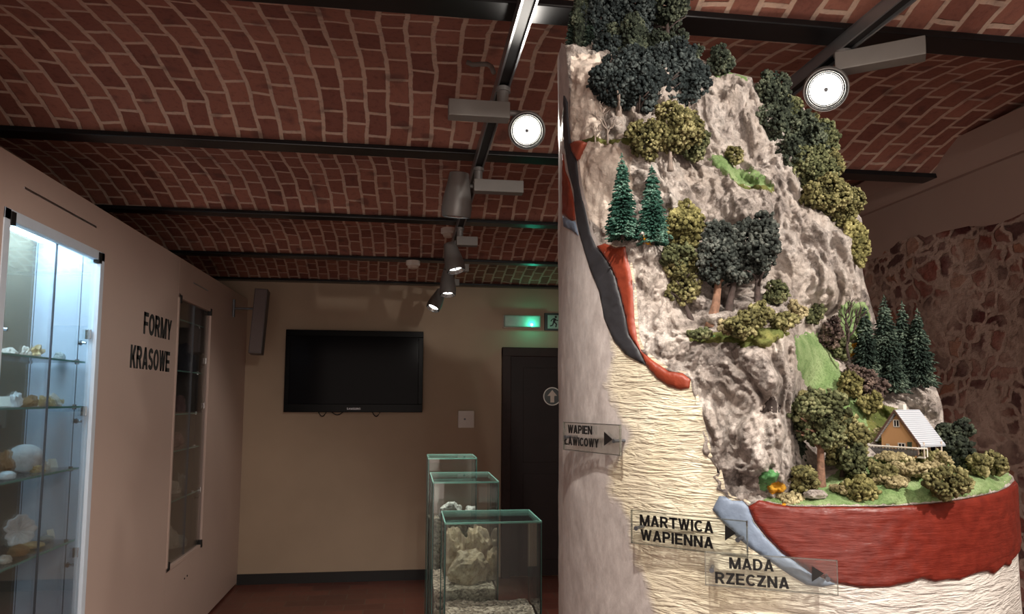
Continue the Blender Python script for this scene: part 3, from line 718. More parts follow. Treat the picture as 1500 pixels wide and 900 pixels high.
spec(87, 524, Z1, XS, 16, 13, 'grey', 'low grey-green stone touching the round stone on the top shelf', 4)
spec(104, 526, Z1, XS, 24, 20, 'grey', 'smooth round grey stone at the front end of the top shelf', 5, rough=.12)
spec(22, 592, Z2, XS+.03, 20, 20, 'white', 'white crystal lump on the second shelf', 6, rough=.6)
spec(44, 595, Z2, XS, 24, 15, 'brown', 'brown crusted stone in the middle of the second shelf', 7)
spec(66, 596, Z2, XS, 22, 14, 'tan', 'flaky tan stone on the second shelf', 8, rough=.8)
spec(76, 597, Z2, XS, 20, 15, 'pale', 'striped cream stone in the second shelf cluster', 9, rough=.7)
spec(91, 598, Z2, XS, 17, 12, 'tan', 'rounded tan stone at the front end of the second shelf', 10)
spec(6, 694, Z3, XS, 26, 34, 'brown', 'knobbly brown coral lump on the third shelf', 11, rough=.7)
q = onX(36, 695, XS); shell('shell', .062, .115, SPM['white'], (XS, q[1], Z3+.005), 'large white ribbed shell standing on the third shelf', 11, .4)
spec(55, 692, Z3, XS+.05, 20, 10, 'tan', 'low tan stone in front of the white ribbed shell', 12)
spec(66, 693, Z3, XS+.03, 14, 12, 'pale', 'small pale broken stone on the third shelf', 13, rough=.7)
spec(10, 713, Z3, XCAB-.085, 26, 12, 'white', 'smooth flat white stone at the front edge of the third shelf', 14, rough=.12)
# fan shell and bowl stone on the lowest visible shelf
def fan(px, py, z, X):
    q = onX(px, py, X); vs = [(0, 0, 0.002)]; fs = []; n = 40; lay = 8; R0 = .066
    for i in range(1, lay+1):
        for j in range(n):
            a = 2*math.pi*j/n; rr = R0*i/lay*(1+.07*math.cos(11*a)+.05*math.sin(5*a+1))
            vs.append((.018*(i/lay)**2+.006*math.cos(14*a)*i/lay, rr*math.cos(a), R0*1.02+rr*math.sin(a)))
    vs[0] = (0, 0, R0*1.02)
    for j in range(n): fs.append((0, 1+j, 1+(j+1) % n))
    for i in range(lay-1):
        for j in range(n): fs.append((1+i*n+j, 1+i*n+(j+1) % n, 1+(i+1)*n+(j+1) % n, 1+(i+1)*n+j))
    o = MB().add(vs, fs).build('fan_shell', SPM['white'], None, True); o.location = (X, q[1], z+.004); o.rotation_euler = (0, -.15, -.5)
    sm = o.modifiers.new('s', 'SOLIDIFY'); sm.thickness = .008
    return tag(o, 'white frilled fan-shaped shell standing on the lowest shelf in view', 'shell', GA)
fan(26, 806, Z4, XS-.04)
spec(27, 812, Z4, XS+.04, 30, 15, 'brown', 'brown bowl-shaped stone in front of the frilled shell', 15, rough=.2)
spec(48, 812, Z4, XS+.02, 32, 8, 'tan', 'thin flat tan slab on the lowest shelf in view', 16, rough=.25)
spec(66, 808, Z4, XS, 24, 7, 'grey', 'thin grey slate slab on the lowest shelf in view', 17, rough=.25)
spec(6, 832, Z4, XCAB-.09, 20, 12, 'pale', 'pale lump at the front edge of the lowest shelf in view', 18)
def card(px, py, z, X, w, h, lab, rz=-.6, lean=.5):
    q = onX(px, py, X); s = depth(q)/F
    me = MB().box((-.001, -w*s/2, 0), (.001, w*s/2, h*s), .0003).mesh('label_card'); o = link('label_card', me, CARDM); o.location = (X, q[1], z+.005); o.rotation_euler = (0, -lean, rz)
    return tag(o, lab, 'card', 'cards in the lit cabinet')
card(10, 594, Z2, XS+.02, 20, 17, 'white caption card leaning on the second shelf')
card(79, 690, Z3, XS+.02, 12, 14, 'small cream caption card at the end of the third shelf')
card(75, 803, Z4, XS+.01, 13, 14, 'small cream caption card at the end of the lowest shelf', -.3, .3)
card(8, 818, Z4, XS+.06, 18, 14, 'cream caption card lying by the brown bowl-shaped stone', -.8, 1.0)
# specimens in the dark cabinet
XD = XCAB-.15
spec(270, 548, SH2[1], XD, 26, 40, 'dark', 'large dark blue-black rock on an upper shelf of the unlit cabinet', 21, rough=.35, depth_=14, group=GB)
spec(262, 598, SH2[2], XD, 14, 22, 'pink', 'pinkish pointed stone below the dark rock in the unlit cabinet', 22, group=GB, depth_=10)
spec(258, 660, SH2[3], XD, 14, 22, 'pink', 'brownish stone on the middle shelf of the unlit cabinet', 23, group=GB, depth_=10)
spec(268, 728, SH2[4], XD, 18, 34, 'grey', 'upright grey stone on the lower shelf of the unlit cabinet', 24, group=GB, depth_=10, rough=.6)
spec(253, 732, SH2[4], XD, 12, 18, 'pale', 'low pale stone beside the upright stone in the unlit cabinet', 25, group=GB, depth_=10)
q = onX(266, 813, XCAB-.10)
spec(262, 815, .535+.02, XCAB-.12, 16, 16, 'grey', 'glinting grey lump on the bottom of the unlit cabinet', 26, group=GB, depth_=10)
spec(250, 815, .535+.02, XCAB-.16, 16, 28, 'pale', 'pale lump against the side on the bottom of the unlit cabinet', 27, group=GB, depth_=10)

# ------------------------------------------------------------------ GLASS FLOOR CASES
def case(x0, x1, y0, y1, h, label, fill):
    root = empty('glass_case', ((x0+x1)/2, (y0+y1)/2, 0), label, 'glass case', 'stepped glass cases')
    t = .006
    MB().box((x0, y0, 0), (x1, y1, .05), .003).build('plinth', MAT['blackmatte'], root)
    for nm, a_, b_ in (('glass_pane', (x0, y0, .05), (x1, y0+t, h-t)), ('glass_pane', (x0, y1-t, .05), (x1, y1, h-t)),
                       ('glass_pane', (x0, y0+t, .05), (x0+t, y1-t, h-t)), ('glass_pane', (x1-t, y0+t, .05), (x1, y1-t, h-t)), ('glass_top', (x0-.003, y0-.003, h-t), (x1+.003, y1+.003, h))):
        MB().box(a_, b_).build(nm, MAT['glass'], root)
    e = .0024
    ed = MB()
    for x in (x0, x1):
        for y in (y0, y1): ed.box((x-e, y-e, .05), (x+e, y+e, h-t))
    ed.build('green_edge', plain('dark_glass_edge', (60, 96, 88), .2), root)
    ed = MB()
    for y in (y0, y1): ed.box((x0-e, y-e*1.2, h-.007), (x1+e, y+e*1.2, h+.001))
    for x in (x0, x1): ed.box((x-e*1.2, y0, h-.007), (x+e*1.2, y1, h+.001))
    ed.build('top_edge', MAT['edge'], root)
    g_ = .012; n = 26; vs = []; fs = []
    for i in range(n+1):
        for j in range(n+1):
            x = x0+g_+(x1-x0-2*g_)*i/n; y = y0+g_+(y1-y0-2*g_)*j/n
            vs.append((x, y, fill+.018*noise.noise((x*9, y*9, 0))+.006*noise.noise((x*60, y*60, 2))))
    for i in range(n):
        for j in range(n): p = i*(n+1)+j; fs.append((p, p+1, p+n+2, p+n+1))
    mb = MB().add(vs, fs)
    # skirt
    for (ia, di) in ((0, 1),):
        ring = [i*(n+1) for i in range(n+1)]+[n*(n+1)+j for j in range(1, n+1)]+[i*(n+1)+n for i in range(n-1, -1, -1)]+[j for j in range(n-1, 0, -1)]
        b0 = len(mb.v); mb.v += [(mb.v[r][0], mb.v[r][1], .051) for r in ring]; m_ = len(ring)
        mb.f += [(ring[k], ring[(k+1) % m_], b0+(k+1) % m_, b0+k) for k in range(m_)]; mb.f.append(tuple(b0+k for k in range(m_)))
    o = mb.build('gravel_fill', MAT['gravel'], root); o['kind'] = 'stuff'
    return root
GCASE = 'stones inside the glass cases'
case(.180, .628, 3.43, 3.79, 1.0, 'lowest and nearest clear glass case of the stepped trio', .555)
case(.137, .475, 3.83, 4.33, 1.14, 'middle clear glass case with tan rocks on gravel, behind the lowest case', .60)
case(.127, .410, 4.37, 4.66, 1.219, 'tallest clear glass case at the back, with a white rock inside', .85)
CRM = rock_mat('case_rock', (226, 208, 178), (200, 180, 150), (150, 130, 104), 14, .6)
def cr(px, py, Y, z, w, h, d, lab, seed, rz=0, tilt=(0, 0), mat=None, rough=.4):
    q = onY(px, py, Y); s = depth(q)/F
    me = rock_mesh('rock', w*s*.5, d, h*s/1.5, seed, rough, 4, True, 1.9)
    return put('rock', me, (q[0], Y, z), mat or CRM, lab, 'rock', GCASE, rz, tilt)
cr(684, 846, 3.97, .592, 58, 46, .07, 'large tan boulder lying in the middle glass case', 31, .3, (0, .2), rough=.25)
cr(721, 846, 4.02, .600, 18, 42, .03, 'tan rock block standing beside the large boulder in the glass case', 32, rough=.25)
cr(706, 846, 4.14, .600, 40, 72, .05, 'pale rock rising behind the large boulder in the glass case', 33, .5, (0, -.2), rough=.3)
cr(664, 846, 4.16, .600, 36, 66, .05, 'upright pale rock at the back of the middle glass case', 34, rough=.3)
cr(660, 760, 4.47, .85, 34, 22, .06, 'white rock on gravel inside the tallest glass case', 35, mat=SPM['white'])
cr(690, 760, 4.54, .86, 18, 12, .04, 'small white rock behind in the tallest glass case', 36, mat=SPM['white'])

# ------------------------------------------------------------------ MOUNTAIN MODEL on a round column
DC = 1.65
A1, A2 = math.radians(11.708), math.radians(42.146)
AC = (A1+A2)/2; RC = DC*math.sin((A2-A1)/2)
U = np.array([math.sin(AC), math.cos(AC), 0.]); V_ = np.array([math.cos(AC), -math.sin(AC), 0.])
CC = U*DC
def cyl(x, y, off=0.0):
    """point where the sight line meets the column surface (or its tangent point)"""
    d = ray(x, y); a = d[0]**2+d[1]**2; b = -(d[0]*CC[0]+d[1]*CC[1]); c = DC**2-(RC+off)**2
    disc = b*b-a*c; s = (-b-math.sqrt(max(disc, 0)))/a
    return C0+d*s
def theta(P): return math.atan2((P-CC) @ V_, -((P-CC) @ U))     # 0 = facing the viewer, + = clockwise to the far side
def cpoint(th, z, r=None):
    r = RC if r is None else r
    p = CC+V_*(r*math.sin(th))-U*(r*math.cos(th)); return (p[0], p[1], z)
def at_t(x, y, t): d = ray(x, y); return C0+d*(t/(d @ U))
MODEL = empty('mountain_model', (CC[0], CC[1], 0), 'tall round model of a limestone mountain with painted rock layers on its column', 'landscape model')

LEFT = [(822, 66), (829, 72), (833, 130), (834, 180), (836, 207), (846, 236), (850, 268), (855, 292), (862, 321), (866, 345), (875, 361), (887, 359), (903, 365), (916, 363), (921, 387),
        (927, 423), (929, 467), (932, 498), (939, 514), (957, 529), (980, 544), (1000, 547), (1012, 556), (1014, 572), (1022, 600), (1032, 645), (1045, 685), (1056, 716), (1064, 728), (1088, 734), (1096, 742), (1112, 734), (1128, 737)]
RIM = [(1160, 742), (1200, 742), (1240, 742), (1280, 742), (1320, 741), (1360, 738), (1400, 733), (1435, 727), (1460, 721), (1478, 713), (1487, 705)]
RIGHT_ = [(1484, 698, 1.50), (1472, 690, 1.55), (1440, 676, 1.58), (1405, 655, 1.58), (1384, 640, 1.57), (1382, 605, 1.58), (1378, 585, 1.60), (1370, 566, 1.63), (1348, 556, 1.66), (1310, 530, 1.68), (1288, 490, 1.66),
          (1274, 440, 1.63), (1266, 410, 1.63), (1262, 385, 1.63), (1266, 345, 1.64), (1262, 320, 1.65), (1246, 300, 1.68), (1232, 275, 1.70), (1222, 245, 1.71), (1212, 215, 1.72), (1196, 185, 1.72), (1172, 150, 1.72), (1140, 122, 1.71), (1118, 118, 1.68), (1104, 122, 1.64), (1101, 114, 1.62),
          (1075, 107, 1.62), (1045, 106, 1.61), (1036, 90, 1.60), (1020, 82, 1.60), (1000, 62, 1.60), (960, 48, 1.60), (900, 45, 1.58), (860, 55, 1.56), (835, 66, 1.54)]
CTRL = [(900, 290, 'C', .012), (890, 240, 'C', .01), (940, 320, 'C', .03), (950, 420, 'C', .03), (985, 500, 'C', .02), (960, 250, 'C', .05), (900, 340, 'C', .01), (930, 280, 'C', .03),
        (1000, 400, 'C', .10), (1020, 440, 'C', .12), (1080, 440, 'C', .16), (1150, 435, 'C', .20), (1000, 478, 'C', .035), (1080, 486, 'C', .035), (1140, 484, 'C', .05),
        (1060, 560, 'C', .0), (1100, 520, 'C', -.012), (1140, 530, 'C', .01), (1140, 610, 'C', .0), (1146, 690, 'C', .015), (1040, 600, 'C', .0), (1090, 650, 'C', .0), (1100, 590, 'C', .015), (1120, 715, 'C', .02),
        (1156, 560, 'C', .03), (1178, 560, 'C', .20), (1156, 505, 'C', .06), (1178, 510, 'C', .20), (1172, 620, 'C', .18), (1153, 630, 'C', .03), (1172, 670, 'C', .13), (1153, 670, 'C', .04),
        (1200, 520, 1.50), (1230, 580, 1.47), (1270, 630, 1.445), (1180, 480, 1.50), (1235, 470, 1.575), (1215, 560, 1.475),
        (1000, 330, 'C', .13), (1080, 330, 'C', .19), (1150, 330, 'C', .24), (1200, 350, 'C', .26), (1240, 350, 1.56), (1248, 410, 1.56), (1205, 430, 'C', .26), (1120, 380, 'C', .21), (1225, 330, 1.56),
        (960, 205, 'C', .09), (1000, 225, 'C', .16), (1070, 258, 'C', .21), (1090, 235, 'C', .28), (1130, 268, 'C', .27), (1180, 300, 'C', .31), (1120, 285, 'C', .23), (1030, 285, 'C', .14),
        (1060, 190, 'C', .28), (1090, 125, 'C', .35), (1050, 120, 'C', .33), (1130, 215, 'C', .34), (1110, 240, 'C', .33), (1190, 240, 1.64), (1150, 150, 1.66), (1225, 290, 1.63), (1045, 225, 'C', .25),
        (845, 110, 'C', .0), (850, 150, 'C', .012), (856, 190, 'C', .012), (885, 110, 'C', .06), (900, 180, 'C', .07), (950, 180, 'C', .14), (900, 80, 'C', .14), (960, 80, 'C', .20), (1010, 100, 'C', .29), (870, 80, 'C', .09),
        (1300, 520, 1.63), (1340, 565, 1.60), (1310, 600, 1.54), (1350, 600, 1.55), (1290, 560, 1.58), (1300, 645, 1.47), (1345, 650, 1.47), (1370, 645, 1.51), (1262, 545, 1.56),
        (1200, 718, 1.285), (1200, 690, 1.36), (1300, 718, 1.275), (1300, 692, 1.35), (1300, 672, 1.41), (1400, 712, 1.33), (1400, 692, 1.41), (1440, 696, 1.43), (1400, 670, 1.49), (1250, 655, 1.42), (1225, 700, 1.33), (1160, 725, 1.27), (1260, 690, 1.35), (1350, 700, 1.33), (1350, 675, 1.41)]
def tval(e):
    if len(e) == 2: return float((cyl(e[0], e[1])-C0) @ U)
    if e[2] == 'C': return float((cyl(e[0], e[1])-C0) @ U)+e[3]
    return e[2]
def dens(pts, step):
    out = []
    for p, q in zip(pts[:-1], pts[1:]):
        n = max(1, int(math.hypot(q[0]-p[0], q[1]-p[1])/step))
        for k in range(n): out.append(tuple(p[i]+(q[i]-p[i])*k/n for i in range(len(p))))
    return out
_i0 = LEFT.index((1014, 572)); _i1 = LEFT.index((1064, 728)); _rj = random.Random(8)
_seg = dens(LEFT[_i0:_i1+1], 7.0)
LEFT[_i0:_i1] = [(x+(_rj.uniform(-5, 5) if k else 0)+5*math.sin(k*.9), y+(_rj.uniform(-1.5, 1.5) if k else 0)) for k, (x, y) in enumerate(_seg)]
leftT = [(x, y, tval((x, y))-.002) for x, y in LEFT]; rimT = [(x, y, tval((x, y))) for x, y in RIM]
outline = dens(leftT+rimT+RIGHT_+[leftT[0]], 4.0)
cpts = np.array([(e[0], e[1], tval(e)) for e in CTRL]+dens(leftT, 30)+dens(rimT+RIGHT_, 26))
def tps_fit(P):
    x = P[:, :2]/100; n = len(x); r2 = ((x[:, None]-x[None])**2).sum(-1)
    K = np.where(r2 > 0, r2*np.log(np.maximum(r2, 1e-12)), 0)*.5+np.eye(n)*2e-3
    A = np.zeros((n+3, n+3)); A[:n, :n] = K; A[:n, n] = 1; A[:n, n+1:] = x; A[n, :n] = 1; A[n+1:, :n] = x.T
    return x, np.linalg.solve(A, np.r_[P[:, 2], 0, 0, 0])
TX, TW = tps_fit(cpts)
def tdepth(x, y):
    q = np.stack([np.atleast_1d(x), np.atleast_1d(y)], -1)/100.
    out = np.empty(len(q))
    for k in range(0, len(q), 4000):
        z = q[k:k+4000]; r2 = ((z[:, None]-TX[None])**2).sum(-1); n = len(TX)
        out[k:k+4000] = np.where(r2 > 0, r2*np.log(np.maximum(r2, 1e-12)), 0)*.5 @ TW[:n]+TW[n]+z @ TW[n+1:]
    return out
def inside(poly, X, Y):
    X = np.asarray(X); Y = np.asarray(Y); ins = np.zeros(len(X), bool); n = len(poly)
    for i in range(n):
        x0, y0 = poly[i][:2]; x1, y1 = poly[(i+1) % n][:2]
        if y0 == y1: continue
        c = ((y0 > Y) != (y1 > Y)) & (X < (x1-x0)*(Y-y0)/(y1-y0)+x0); ins ^= c
    return ins
def bdist(poly, X, Y):
    d = np.full(len(X), 1e9); n = len(poly)
    for i in range(n):
        a = np.array(poly[i][:2]); b = np.array(poly[(i+1) % n][:2]); ab = b-a
        t = np.clip(((X-a[0])*ab[0]+(Y-a[1])*ab[1])/max(ab @ ab, 1e-9), 0, 1)
        d = np.minimum(d, np.hypot(X-a[0]-t*ab[0], Y-a[1]-t*ab[1]))
    return d
GRASSY = [[(1160, 492), (1200, 485), (1232, 530), (1262, 580), (1290, 640), (1270, 690), (1180, 690), (1165, 640), (1166, 560)], [(1110, 742), (1170, 700), (1250, 640), (1300, 640), (1385, 640), (1490, 690), (1487, 706), (1400, 733), (1300, 741), (1200, 742)]]
SMOOTHR = [[(836, 80), (880, 80), (880, 200), (925, 230), (925, 300), (900, 350), (862, 320), (836, 200)]]
_off = Vector((3.7, 1.9, 8.2))
def rock_noise(P):
    v = Vector(P)*1.0
    w = Vector((noise.noise(v*7+_off), noise.noise(v*7+_off*2), noise.noise(v*7-_off)))*.035
    a = noise.fractal(v*8+_off, 1.0, 2.1, 3)
    q = v+w
    r1 = abs(noise.noise(Vector((q.x*15, q.y*15, q.z*9))+_off))*2
    r2 = abs(noise.noise(Vector((q.x*34, q.y*34, q.z*22))+_off))*2
    r3 = abs(noise.noise(q*78+_off))*2
    c = noise.cell(Vector((q.x*20, q.y*20, q.z*13)))
    return .50*a+.75*(r1-.35)+.42*(r2-.35)+.20*(r3-.35)+.16*(c-.5)
def soft_noise(P):
    v = Vector(P); return .5*noise.fractal(v*12+_off, 1.0, 2.0, 3)+.25*noise.fractal(Vector((v.x*60, v.y*60, v.z*30)), 1, 2, 2)
def relief(poly, step, lift=0.0, jitter=.25, seed=1, pts_only=False):
    """triangulated relief surface under a picture outline: plane coordinates, triangles and 3-D points"""
    rr = np.random.RandomState(seed); P = np.array([p[:2] for p in poly])
    gx, gy = np.meshgrid(np.arange(P[:, 0].min(), P[:, 0].max(), step), np.arange(P[:, 1].min(), P[:, 1].max(), step*.9))
    gx = gx.ravel()+rr.uniform(-jitter, jitter, gx.size)*step; gy = gy.ravel()+rr.uniform(-jitter, jitter, gy.size)*step
    k = inside(poly, gx, gy) & (bdist(poly, gx, gy) > step*.55); gx, gy = gx[k], gy[k]
    nb = len(poly)
    v2 = [Vector(p[:2]) for p in poly]+[Vector((a, b)) for a, b in zip(gx, gy)]
    r = delaunay_2d_cdt(v2, [(i, (i+1) % nb) for i in range(nb)], [list(range(nb))], 2, 1e-4)
    vv = np.array([(v.x, v.y) for v in r[0]]); tri = np.array(r[2])
    return vv, tri
def world_of(vv, mask_outline, amp=.046, lift=0.0):
    t = tdepth(vv[:, 0], vv[:, 1]); bd = bdist(mask_outline, vv[:, 0], vv[:, 1])
    fall = np.clip(bd/14., 0, 1)
    g = np.zeros(len(vv))
    for p in GRASSY: g = np.maximum(g, np.clip(np.where(inside(p, vv[:, 0], vv[:, 1]), bdist(p, vv[:, 0], vv[:, 1]), 0)/10., 0, 1))
    s = np.zeros(len(vv))
    for p in SMOOTHR: s = np.maximum(s, np.clip(np.where(inside(p, vv[:, 0], vv[:, 1]), bdist(p, vv[:, 0], vv[:, 1]), 0)/12., 0, 1))
    out = np.empty((len(vv), 3))
    for i in range(len(vv)):
        P = at_t(vv[i, 0], vv[i, 1], t[i])
        n = rock_noise(P)*(1-.93*max(g[i], s[i]))*(1 if s[i] < .01 else 1)+rock_noise(P)*.22*s[i]+soft_noise(P)*(.10*g[i]+.22*s[i])
        out[i] = P-U*(amp*n*(.12+.88*fall[i]))-U*lift
    return out
# --- mountain body: relief front, closed by a rounded back
vv, tri = relief(outline, 2.3)
front = world_of(vv, outline)
nb = len(outline)
Pb = front.copy()
for i in range(len(Pb)):       # carried straight back to the rear of the column
    rel = Pb[i]-CC; lat = rel @ V_; lat = max(-RC*.985, min(RC*.985, lat)); z = Pb[i, 2]
    back = math.sqrt(max((RC*.985)**2-lat**2, 0)); Pb[i] = CC+V_*lat+U*max(back, rel @ U+.03); Pb[i, 2] = z
cnt = {}
for a, b, c in tri:
    for e in ((a, b), (b, c), (c, a)): cnt[e] = 1
bed = [e for e in cnt if (e[1], e[0]) not in cnt]
nv = len(vv); side = []
for a, b in bed: side += [(b, a, a+nv), (b, a+nv, b+nv)]
allT = np.vstack([tri, tri[:, ::-1]+nv, np.array(side)])
me = fast_mesh('rock_face', np.vstack([front, Pb]), allT)
bm = bmesh.new(); bm.from_mesh(me); bmesh.ops.recalc_face_normals(bm, faces=bm.faces[:]); bm.to_mesh(me); bm.free()
MAT['rock'].name = 'model_rock'
me.materials.append(MAT['rock']); me.materials.append(MAT['smoothrock'])
cen = vv[tri].mean(1)
sm = np.zeros(len(cen), bool)
for p in SMOOTHR: sm |= inside(p, cen[:, 0], cen[:, 1])
mi = np.zeros(len(allT), np.int32); mi[:len(tri)] = sm
if len(me.polygons) == len(mi): me.polygons.foreach_set('material_index', mi)
rockface = link('rock_face', me, None, MODEL, True)

# --- column: smooth plastered cylinder up to the foot of the relief
rimth = []
for x, y, t in dens(leftT+rimT, 3.0): 
    P = cyl(x, y); rimth.append((theta(P), P[2]))
rimth.sort(); RT = np.array(rimth); LTH = theta(cyl(1100, 740))
def rimz(th):
    lo, hi = RT[0, 0], RT[-1, 0]
    if th < lo: return float(np.interp(lo-th, [0, .5, 1.2], [RT[0, 1], RT[0, 1], RT[0, 1]-.05]))-.004
    if th > hi: return float(RT[-1, 1])-.004
    if th < LTH: return float(max(np.interp(th-d_, RT[:, 0], RT[:, 1]) for d_ in (0, .008, .016)))+.002
    return float(np.interp(th, RT[:, 0], RT[:, 1]))-.004
def tint_of(P):
    """paint: cream crumpled area, white crumpled base; grey elsewhere"""
    th = theta(np.array(P)); q = (np.array(P)-C0); d = q @ FWD
    px = CX+F*(q @ RIGHT)/d; py = CY-F*(q @ UP)/d
    return px, py
nth, nz = 520, 300
CREAM_EDGE = np.array([(360, 890), (430, 893), (470, 890), (520, 900), (560, 888), (600, 905), (640, 925), (680, 900), (720, 893), (760, 920), (800, 925), (850, 945), (900, 960), (1000, 980)], float)
vs = np.empty(((nth+1)*(nz+1), 3)); uv = np.empty(((nth+1)*(nz+1), 2)); tint = np.zeros(((nth+1)*(nz+1), 4)); tint[:, 3] = 1
k = 0
ths = np.concatenate([np.linspace(-math.pi, -1.45, 60, endpoint=False), np.linspace(-1.45, 1.45, nth-120, endpoint=False), np.linspace(1.45, math.pi, 61)])
for i, th in enumerate(ths):
    top = rimz(th)
    for j in range(nz+1):
        z = top*(.30*j/30 if j <= 30 else .30+.70*(j-30)/(nz-30))
        r = RC+.0022*noise.fractal(Vector((math.sin(th)*5, math.cos(th)*5, z*7)), 1, 2, 3)
        p = cpoint(th, z, r); vs[k] = p; uv[k] = (th*RC, z)
        if abs(th) < 1.5:
            q = np.array(p)-C0; d = q @ FWD; px = CX+F*(q @ RIGHT)/d; py = CY-F*(q @ UP)/d
            e = np.interp(py, CREAM_EDGE[:, 0], CREAM_EDGE[:, 1])
            tint[k, 0] = np.clip(.5+(px-e)/60., 0, 1)
            tint[k, 1] = np.clip((px-1120)/120., 0, 1)
        else: tint[k, 0] = 0 if th < 0 else 1; tint[k, 1] = 1
        k += 1
fs = []
for i in range(nth):
    for j in range(nz):
        a = i*(nz+1)+j; fs.append((a, a+nz+1, a+nz+2, a+1))
cap = len(vs); vs = np.vstack([vs, [[CC[0], CC[1], 1.38]]]); uv = np.vstack([uv, [[0, 0]]]); tint = np.vstack([tint, [[0, 0, 0, 1]]])
me = bpy.data.meshes.new('column'); me.from_pydata(vs.tolist(), [], fs); me.update()
ul = me.uv_layers.new(name='UVMap'); idx = np.empty(len(me.loops), np.int32); me.loops.foreach_get('vertex_index', idx); ul.data.foreach_set('uv', uv[idx].astype(np.float32).ravel())
ca = me.color_attributes.new('tint', 'FLOAT_COLOR', 'POINT'); ca.data.foreach_set('color', tint.astype(np.float32).ravel())
colm = link('column', me, MAT['column'], MODEL, True)
MB().lathe([(RC+.012, 0), (RC+.012, .07), (RC+.004, .08)], 96, Matrix.Translation((CC[0], CC[1], .0)), cap=False).build('base_ring', MAT['blackmatte'], MODEL)

# --- painted layers standing slightly proud of the column
def layer(name, poly, mat, thick=.004, step=4.0, extend=0.0, wob=.0015, soft=True):
    poly = dens(list(poly)+[poly[0]], 4.0)
    q = []
    for x, y in poly:
        P = cyl(x, y); th = theta(P)
        if extend and x > 1480: th = th+extend*(x-1480)/10.
        q.append((th*RC, P[2]))
    st = .0055
    Q = np.array(q); rr = np.random.RandomState(3)
    gx, gy = np.meshgrid(np.arange(Q[:, 0].min(), Q[:, 0].max(), st), np.arange(Q[:, 1].min(), Q[:, 1].max(), st))
    gx = gx.ravel()+rr.uniform(-.2, .2, gx.size)*st; gy = gy.ravel()+rr.uniform(-.2, .2, gy.size)*st
    k = inside(q, gx, gy) & (bdist(q, gx, gy) > st*.5); gx, gy = gx[k], gy[k]; n = len(q)
    r = delaunay_2d_cdt([Vector(p) for p in q]+[Vector((a, b)) for a, b in zip(gx, gy)], [(i, (i+1) % n) for i in range(n)], [list(range(n))], 2, 1e-6)
    P2 = np.array([(v.x, v.y) for v in r[0]]); T = np.array(r[2])
    bd = bdist(q, P2[:, 0], P2[:, 1])
    rad = RC+thick*np.minimum(1, .35+bd/.006)
    for i in range(len(P2)): rad[i] += wob*noise.fractal(Vector((P2[i, 0]*40, P2[i, 1]*90, 1.3)), 1, 2, 3)*min(1, bd[i]/.006)
    out = np.array([cpoint(P2[i, 0]/RC, P2[i, 1], rad[i]) for i in range(len(P2))]); inn = np.array([cpoint(p[0]/RC, p[1], RC-.004) for p in P2])
    cnt = {(a, b) for t in T for a, b in ((t[0], t[1]), (t[1], t[2]), (t[2], t[0]))}
    bed = [e for e in cnt if (e[1], e[0]) not in cnt]; nv = len(P2); sd = []
    for a, b in bed: sd += [(b, a, a+nv), (b, a+nv, b+nv)]
    me = fast_mesh(name, np.vstack([out, inn]), np.vstack([T, np.array(sd)]))
    bm = bmesh.new(); bm.from_mesh(me); bmesh.ops.recalc_face_normals(bm, faces=bm.faces[:]); bm.to_mesh(me); bm.free()
    idx = np.empty(len(me.loops), np.int32); me.loops.foreach_get('vertex_index', idx)
    me.uv_layers.new(name='UVMap').data.foreach_set('uv', np.vstack([P2, P2])[idx].astype(np.float32).ravel())
    o = link(name, me, mat, MODEL, True); return o
BLK_R = [(831, 150), (833, 185), (836, 207), (845, 236), (849, 268), (854, 292), (861, 321), (866, 345), (873, 362), (883, 372), (894, 390), (901, 405), (907, 427), (912, 447), (917, 467), (921, 490), (928, 500), (937, 513), (947, 536)]
BLK_L = [(933, 529), (917, 520), (900, 500), (890, 478), (885, 466), (878, 427), (866, 398), (857, 370), (849, 343), (845, 324), (842, 300), (841, 280), (833, 250), (827, 216), (825, 180), (826, 140)]
o = layer('painted_layer', BLK_R+BLK_L, MAT['black_layer'], .003); o['label'] = 'black curved painted layer'
RED_P = [(875, 361), (887, 357), (903, 363), (917, 361), (922, 387), (928, 423), (929, 467), (933, 498), (939, 514), (957, 529), (980, 544), (1000, 547), (1012, 556), (1010, 569), (998, 572), (980, 567), (963, 555), (948, 537), (938, 514), (929, 501), (922, 490), (918, 467), (913, 447), (908, 427), (902, 405), (895, 390), (884, 372)]
o = layer('painted_layer', RED_P, MAT['redorange'], .006); o['label'] = 'orange-red curved painted layer beside the black one'
o = layer('painted_layer', [(824, 225), (828, 250), (835, 268), (840, 290), (843, 322), (838, 324), (830, 318), (824, 314)], MAT['redorange'], .002); o['label'] = 'small orange-red painted patch'
o = layer('painted_layer', [(824, 316), (832, 322), (843, 325), (848, 346), (838, 338), (826, 332)], MAT['bluegrey'], .002); o['label'] = 'small pale blue painted patch'
o = layer('painted_layer', [(836, 211), (842, 207), (850, 206), (858, 209), (852, 222), (847, 236), (841, 226)], MAT['redbrown'], .006); o['label'] = 'small brown-red painted patch'
BLUE = [(1044, 747), (1048, 738), (1054, 727), (1063, 728), (1072, 734), (1088, 734), (1096, 742), (1104, 765), (1122, 788), (1145, 811), (1163, 822), (1187, 840), (1224, 856), (1204, 860), (1181, 857), (1156, 842), (1127, 822), (1100, 804), (1081, 788), (1059, 765)]
o = layer('painted_layer', BLUE, MAT['bluegrey'], .0045); o['label'] = 'blue-grey painted layer curling under the red band'
